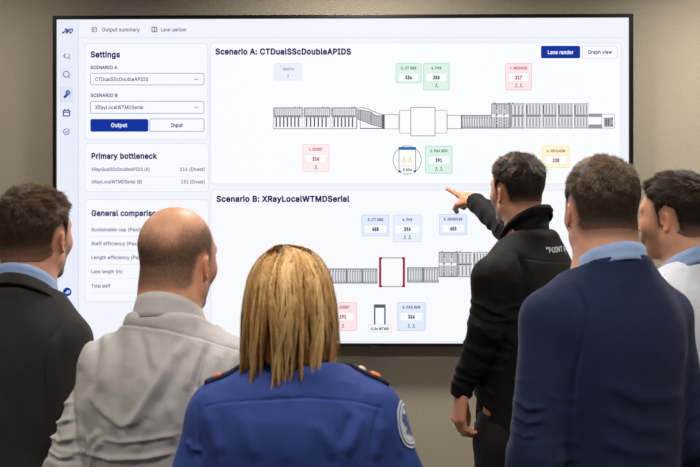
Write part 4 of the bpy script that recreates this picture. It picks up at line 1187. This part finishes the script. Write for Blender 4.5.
garment(p, 'sweater', M_KNIT, off=.020, sleeve=(.060, .055, .044), hem=.88, ntop=1.502, box=1, disp=lambda V, N: fd(V, N) + soft(V, .003, (9, 9, 6), 27) + sleeve_rings(V, p, .002, 29, .045), trap=.050)
collar(p, M_BLUEC, z=1.494, rx=.063, ry=.068, stand=.036, fall=.040, spread=.010, tilt=.42, name='shirt_collar', drop=.02, flare=-.002)
trousers(p, M_NAVYTR); shoes(p, M_SHOE, M_SOLE); tick('p4')

# 5 white shirt, far right
p = make_person(dict(px=674.5, top=170.5, Y=2.62, yaw=34, head_yaw=50, head_pitch=-2, earz=-.010, skin=(214, 158, 128), haircol=(46, 34, 26), beard=.4, neck=.062, wid=1.0, girth=.01,
    label='person with dark brown hair in a white shirt seen in near profile'))
short_hair(p, n=14000, top=.012, side=.007, seed=55, col=(38, 27, 20), tip=(100, 74, 50), sweep=(0, .9, .3), messy=.6, ln=(.009, .022))
M_WHITE = cloth('white_shirt_cotton', srgb(222, 226, 238), .8, 1300, .15, .2, .03)
garment(p, 'dress_shirt', M_WHITE, off=.018, hem=.90, ntop=1.54, box=1, disp=lambda V, N: soft(V, .004, (14, 14, 8), 37) + sleeve_rings(V, p, .003, 39, .045) + armhole(V, p), trap=.056)
collar(p, M_BLUEC, z=1.512, rx=.070, ry=.070, stand=.038, fall=.046, spread=.012, tilt=.5)
trousers(p, M_NAVYTR); shoes(p, M_SHOE, M_SOLE); tick('p5')

# 6 uniform shirt, blonde
p = make_person(dict(px=290, top=246.5, Y=1.75, yaw=4, head_yaw=2, head_pitch=3, bx=.012, ty=.012, dz=.032, skin=(226, 178, 152), haircol=(150, 112, 66), neck=.052, wid=.90, girth=0, jaw=.92, hs=.97, top_extra=.018, hsc=.9,
    armL=dict(el=(-.228, -.03, .99), wr=(-.225, .08, .79)), armR=dict(el=(.238, -.03, .99), wr=(.225, .08, .79)),
    label='person with shoulder-length blonde hair in a royal blue uniform shirt with epaulettes'))
M_UNI = cloth('royal_blue_uniform_twill', srgb(42, 66, 138), .75, 1100, .2, .12, .06)
fd = folds(p, [('seam', [(205, 408), (218, 404), (247, 401), (305, 398), (355, 401), (382, 408)], 4, .003),
    ('groove', [(221, 408), (221, 440), (223, 467)], 1.6, .0018), ('groove', [(337, 401), (338, 440), (337, 467)], 1.6, .0018),
    ('groove', [(381, 404), (374, 430), (369, 467)], 2.5, .004), ('groove', [(199, 402), (197, 430), (200, 467)], 2.5, .004),
    ('ridge', [(362, 412), (356, 432), (346, 456)], 6, .005), ('groove', [(352, 412), (346, 430), (338, 448)], 6, .004), ('ridge', [(208, 410), (212, 432), (222, 456)], 6, .004), ('ridge', [(240, 410), (246, 436), (258, 462)], 8, .003), ('ridge', [(384, 420), (380, 440), (372, 462)], 6, .004), ('ridge', [(290, 408), (286, 440), (290, 466)], 10, .002),
    ('ridge', [(392, 410), (396, 436), (400, 460)], 5, .003), ('step', [(186, 440), (192, 450), (204, 452)], 4, .004), ('ridge', [(310, 420), (330, 440), (336, 462)], 6, .003)])
garment(p, 'uniform_shirt', M_UNI, off=.018, sleeve=(.062, .056, .044), hem=.90, ntop=1.515, box=1, h_=.003, disp=lambda V, N: fd(V, N) + soft(V, .0032, (14, 14, 8), 47) + sleeve_rings(V, p, .003, 49, .045), trap=.056)
collar(p, M_UNI, z=1.505, cy=-.014, rx=.056, ry=.054, stand=.030, fall=.044, spread=.010, tilt=.5, drop=.03, flare=.014)
# epaulettes
M_EPA = cloth('navy_epaulette_felt', srgb(20, 26, 52), .8, 900, .2, .2, .06)
def epaulette(a, b, w0, w1, sgn):
    a, b = np.array(a), np.array(b); n, m_ = 22, 9; G = np.zeros((n, m_, 3))
    for i in range(n):
        t = i / (n - 1); c_ = a + (b - a) * t; w = w0 + (w1 - w0) * t
        if t < .12: w *= .45 + .55 * t / .12
        for j in range(m_):
            G[i, j] = c_ + np.array([0, 1, 0]) * w * (j / (m_ - 1) - .5)
    o, top = slab_on(p, 'epaulette', G, (0, 0, -1), .006, M_EPA)
    return o, top
zS = 1.45 * p.h
def pin(parent, top, i, j, r, mat, name, el=1.0):
    c_ = top[i, j]; n_ = np.cross(top[i + 1, j] - c_, top[i, j + 1] - c_); n_ /= np.linalg.norm(n_); n_ = n_ if n_[2] > 0 else -n_
    u = top[i + 1, j] - c_; u /= np.linalg.norm(u); v = np.cross(n_, u); V = [c_ + n_ * .004]; Fc = []
    for ring, (rr, hh) in enumerate(((.6, .0035), (1, .001), (1, -.001))):
        for k in range(14): a = 2 * math.pi * k / 14; V.append(c_ + (u * math.cos(a) * el + v * math.sin(a)) * r * rr + n_ * hh)
    for k in range(14):
        Fc.append((0, 1 + k, 1 + (k + 1) % 14))
        for g_ in (0, 1): Fc.append((1 + g_ * 14 + k, 15 + g_ * 14 + k, 15 + g_ * 14 + (k + 1) % 14, 1 + g_ * 14 + (k + 1) % 14))
    mesh_obj(name, V, Fc, mat, parent)
M_GOLD = plain('brass_pin', srgb(196, 170, 110), .3, .5, .7); M_ORG = plain('orange_enamel', srgb(232, 120, 48), .4); M_CRM = plain('cream_enamel', srgb(236, 220, 196), .4)
o, top = epaulette((.040, -.004, zS), (.172, -.002, zS), .040, .050, 1)
pin(o, top, 4, 2, .006, M_GOLD, 'brass_pin', 1.5); pin(o, top, 7, 2, .005, M_GOLD, 'brass_pin', 1.3); pin(o, top, 13, 2, .0065, M_CRM, 'cream_pin', 1.2); pin(o, top, 17, 2, .0085, M_ORG, 'orange_pin', 1.5)
o, top = epaulette((-.050, -.004, zS), (-.168, -.002, zS), .040, .050, -1)
pin(o, top, 17, 2, .006, M_ORG, 'orange_pin', 1.5)
# round sleeve badge
M_BW = cloth('badge_white_thread', srgb(214, 220, 232), .8); M_BB = cloth('badge_blue_thread', srgb(52, 78, 150), .8)
bc, bn = on_cloth(p, [to_local(p, at(404, 424, 1.72))], (-.75, .62, -.12), 0)
bc, bn = bc[0], bn[0]
bz = np.array([0, 0, 1.0]) - bn * bn[2]; bz /= np.linalg.norm(bz); bx = np.cross(bz, bn); bx /= np.linalg.norm(bx)
def badge(name, outline_, mat, off, parent=None):
    P3 = [bc + bn * .02 + bx * x + bz * y for x, y in outline_]
    P, N_ = on_cloth(p, P3, -bn, off, .03)
    return P
def disc(name, r0, r1, mat, off, parent=None, n=40, ry=1.12, rings=4):
    V, Fc = [], []
    for k in range(rings + 1):
        r = r0 + (r1 - r0) * k / rings
        for i in range(n): a = 2 * math.pi * i / n; V.append((r * math.cos(a), r * math.sin(a) * ry))
    for k in range(rings):
        for i in range(n): j = (i + 1) % n; Fc.append((k * n + i, (k + 1) * n + i, (k + 1) * n + j, k * n + j))
    return mesh_obj(name, badge(name, V, mat, off), Fc, mat, parent or p.root)
bd = disc('sleeve_badge', .0005, .040, M_BW, .002)
disc('badge_ring', .0285, .0365, M_BB, .0028, bd, rings=3)
disc('badge_ring', .0300, .0345, M_BW, .0034, bd, rings=2)
def shape(name, polys, mat, off):
    m = MB()
    for q in polys: m.add(badge(name, q, mat, off), [list(range(len(q)))])
    mesh_obj(name, m.v, m.f, mat, bd, smooth_=False)
shape('badge_emblem', [[(-.002, .018), (-.020, .022), (-.024, .010), (-.014, .006), (-.018, -.002), (-.008, -.002), (-.004, .004)], [(.002, .018), (.018, .024), (.024, .012), (.014, .008), (.018, 0), (.008, -.002), (.004, .004)], [(-.004, .006), (.004, .006), (.006, -.010), (.002, -.022), (-.004, -.020), (-.006, -.008)], [(-.018, -.010), (-.009, -.008), (-.010, -.018)], [(.010, -.008), (.018, -.010), (.010, -.019)]], M_BB, .0036)
trousers(p, M_NAVYTR); shoes(p, M_SHOE, M_SOLE)

# blonde bob
def long_hair(p, seed=66):
    M, T = p.M, p.T; rg = np.random.RandomState(seed)
    zt = .140; zb = -.074
    # half width / half depth down the length (head frame)
    zz = np.array([.140, .137, .130, .118, .100, .078, .040, .0, -.05, -.10, -.15, -.2])
    aa = np.array([.004, .022, .040, .056, .068, .078, .086, .091, .095, .099, .100, .099])
    bb = np.array([.006, .034, .058, .078, .094, .106, .114, .116, .116, .120, .124, .126])
    def surf(phi, z, s):
        a = np.interp(z, zz[::-1], aa[::-1]) * s; b = np.interp(z, zz[::-1], bb[::-1]) * s
        return np.stack([a * np.sin(phi), -.012 - b * np.cos(phi), z], 1)      # phi 0 = back of the head
    def hard(Q):
        a = np.interp(Q[:, 2], zz[::-1], aa[::-1]) * .93; b = np.interp(Q[:, 2], zz[::-1], bb[::-1]) * .93
        d = (np.sqrt((Q[:, 0] / a) ** 2 + ((Q[:, 1] + .012) / b) ** 2) - 1) * np.minimum(a, b)
        d = smax(d, Q[:, 2] - .130, .02); d = smax(d, -.070 - Q[:, 2] + .02 * noise(Q * np.array([60, 60, 10]), 3), .01) if 1 else d
        face = ell(Q, (0, .125, -.06), (.066, .085, .145)); d = smax(d, -face, .01)
        return d + .002 * fbm(Q * np.array([120, 120, 14]), 4, 2)
    f = Field(); f.add(hard, (0, 0, 0), .3, 0)
    V, Q = mesh_field(f, (-.12, -.15, -.18), (.12, .14, .17), .0035)
    dk = np.array(srgb(116, 78, 40)[:3]); md = np.array(srgb(190, 140, 82)[:3]); lt = np.array(srgb(242, 206, 146)[:3])
    ccap = np.tile(dk * .9, (len(V), 1))
    n = 15000; segs = 20
    phi = rg.uniform(-2.35, 2.35, n)                  # back half and the sides, open at the face
    k = 150; clump_phi = rg.uniform(-2.4, 2.4, k); ci = np.argmin(np.abs(phi[:, None] - clump_phi[None]), 1)
    cw = clump_phi[ci]
    s = .93 + .09 * rg.rand(n) ** .7
    end = zb + .030 * rg.normal(0, 1, k)[ci] * .8 + .012 * rg.normal(0, 1, n) + .02 * (rg.rand(n) ** 3) + .012 * np.cos(phi)*0
    short = rg.rand(n) < .25; end = np.where(short, end + .05 * rg.rand(n), end)
    curl_a = rg.normal(0, 1, k)[ci]; flip = rg.normal(0.15, .8, k)[ci]; wav = rg.uniform(0, 6.28, k)[ci]
    end = end + .022 * np.sin(phi) ** 2 + .014 * np.sin(phi) + .022 * np.exp(-((phi - .55) / .4) ** 2)
    Vs = []; side_prev = None; Pprev = None
    px_ = -.012                                        # parting
    for i in range(segs + 1):
        t = i / segs
        z = zt - (zt - end) * (t ** 1.8)
        cl = smooth(np.array([t]), .45, 1.05)[0]
        ph = phi + (cw - phi) * cl * .5 + .13 * curl_a * smooth(np.array([t]), .2, 1.0)[0] * np.sin(wav + t * 4.5) + .02 * np.sin(wav + t * 9)
        ss = s + .025 * np.sin(t * 7 + wav) * cl + .05 * flip * max(0, t - .8) * 5 * .6 - .05 * t ** 7
        P = surf(ph, z, ss)
        # strands leave from the parting line
        w = 1 - smooth(np.array([t]), 0, .22)[0]
        P[:, 0] += px_ * w; P[:, 1] += w * .012
        P += rg.normal(0, .0006, P.shape)
        if Pprev is not None:
            d = P - Pprev; outn = np.stack([np.sin(ph), -np.cos(ph), np.full(n, .15)], 1)
            sd = np.cross(d, outn); sd /= np.linalg.norm(sd, axis=1)[:, None] + 1e-9
            if side_prev is None:
                w0 = .0011; Vs.append(Pprev - sd * w0 / 2); Vs.append(Pprev + sd * w0 / 2)
            ww = .0016 * (1 - max(0, t - .6) * 1.9); Vs.append(P - sd * ww / 2); Vs.append(P + sd * ww / 2); side_prev = sd
        Pprev = P
    S = np.stack(Vs, 1).reshape(-1, 3); m_ = 2 * (segs + 1); base = np.arange(n) * m_
    q = np.concatenate([np.stack([base + 2 * j, base + 2 * j + 1, base + 2 * j + 3, base + 2 * j + 2], 1) for j in range(segs)])
    # colour: streaks that run with the strands, darker roots at the parting
    st = noise(np.stack([phi * 9, s * 8, phi * 0], 1), 5) * .55 + noise(np.stack([phi * 30, s * 20, phi * 0], 1), 6) * .45 + rg.normal(0, .22, n)
    lay = (s - .93) / .09
    tt = np.clip(.44 + .75 * st + .18 * lay, 0, 1)[:, None]
    c_ = np.where(tt < .5, dk + (md - dk) * tt * 2, md + (lt - md) * (tt - .5) * 2)
    tv_ = np.repeat(np.linspace(0, 1, segs + 1), 2)[None, :, None]
    root = 1 - .5 * np.exp(-((S[:, 0] - px_) / .010) ** 2 - ((S[:, 2] - .142) / .022) ** 2).reshape(n, -1, 1)
    cc = (c_[:, None, :] * root).reshape(-1, 3)
    VV = np.concatenate([V, S]); QQ = np.concatenate([Q, q + len(V)]); col = np.concatenate([ccap, cc])
    mesh_obj('hair', VV @ M.T + T, QQ, M_HAIR, p.root, col=np.clip(col, 0, 1))
long_hair(p); tick('p6')
# ------------------------------------------------------------------ lights and camera
def lamp(x, y, power, size, col, z=ZC - .03, shape='DISK', spread=150):
    e = empty('recessed_downlight', (x, y, ZC))
    m = MB(); n = 28
    for r0, r1, z0, z1 in ((size / 2 + .004, size / 2 + .02, -.012, -.012), ):
        V = [(r * math.cos(2 * math.pi * i / n), r * math.sin(2 * math.pi * i / n), zz) for r, zz in ((r0, -.002), (r0, -.014), (r1, -.014), (r1, -.001)) for i in range(n)]
        Fc = [(k * n + i, k * n + (i + 1) % n, (k + 1) * n + (i + 1) % n, (k + 1) * n + i) for k in range(3) for i in range(n)]
        m.add(V, Fc)
    m.build('trim_ring', M_RING, e)
    l = bpy.data.lights.new('downlight_lamp', 'AREA'); l.shape = shape; l.size = size; l.energy = power; l.color = col; l.spread = math.radians(spread)
    o = bpy.data.objects.new('lamp', l); C.objects.link(o); o.parent = e; o.location = (0, 0, -.016)
    tag(e, LAMPS.pop(0), 'ceiling light', 'recessed downlights')
    return e
M_RING = plain('white_trim_metal', srgb(220, 220, 218), .4)
LAMPS = ['round recessed ceiling downlight over the room'] * 12
WARM = (1.0, .93, .84)
LIGHTS = [(-1.8, 3.3, 12), (0, 3.3, 30), (1.7, 3.3, 31), (-1.7, 1.2, 18), (0, 1.2, 18), (1.7, 1.2, 18), (-1.7, -1.0, 5), (0, -1.0, 5), (1.7, -1.0, 5)]
for x, y, pw in LIGHTS: lamp(x, y, pw, .34, WARM)
w = bpy.data.worlds.new('room_air'); bpy.context.scene.world = w; w.use_nodes = True
w.node_tree.nodes['Background'].inputs[0].default_value = (.6, .65, .72, 1); w.node_tree.nodes['Background'].inputs[1].default_value = .1
cd = bpy.data.cameras.new('camera'); cam = bpy.data.objects.new('camera', cd); C.objects.link(cam)
cam.location = (0, 0, CZ); cam.rotation_euler = (math.radians(90), 0, CYAW)
cd.sensor_width = 36; cd.lens = F / 700 * 36; cd.clip_start = .05
cd.dof.use_dof = True; cd.dof.focus_distance = 3.9; cd.dof.aperture_fstop = 9.0
sc = bpy.context.scene; sc.camera = cam
sc.view_settings.view_transform = 'Standard'; sc.view_settings.look = 'None'; sc.view_settings.gamma = 1; sc.view_settings.exposure = 0.0
sc.view_settings.use_curve_mapping = False
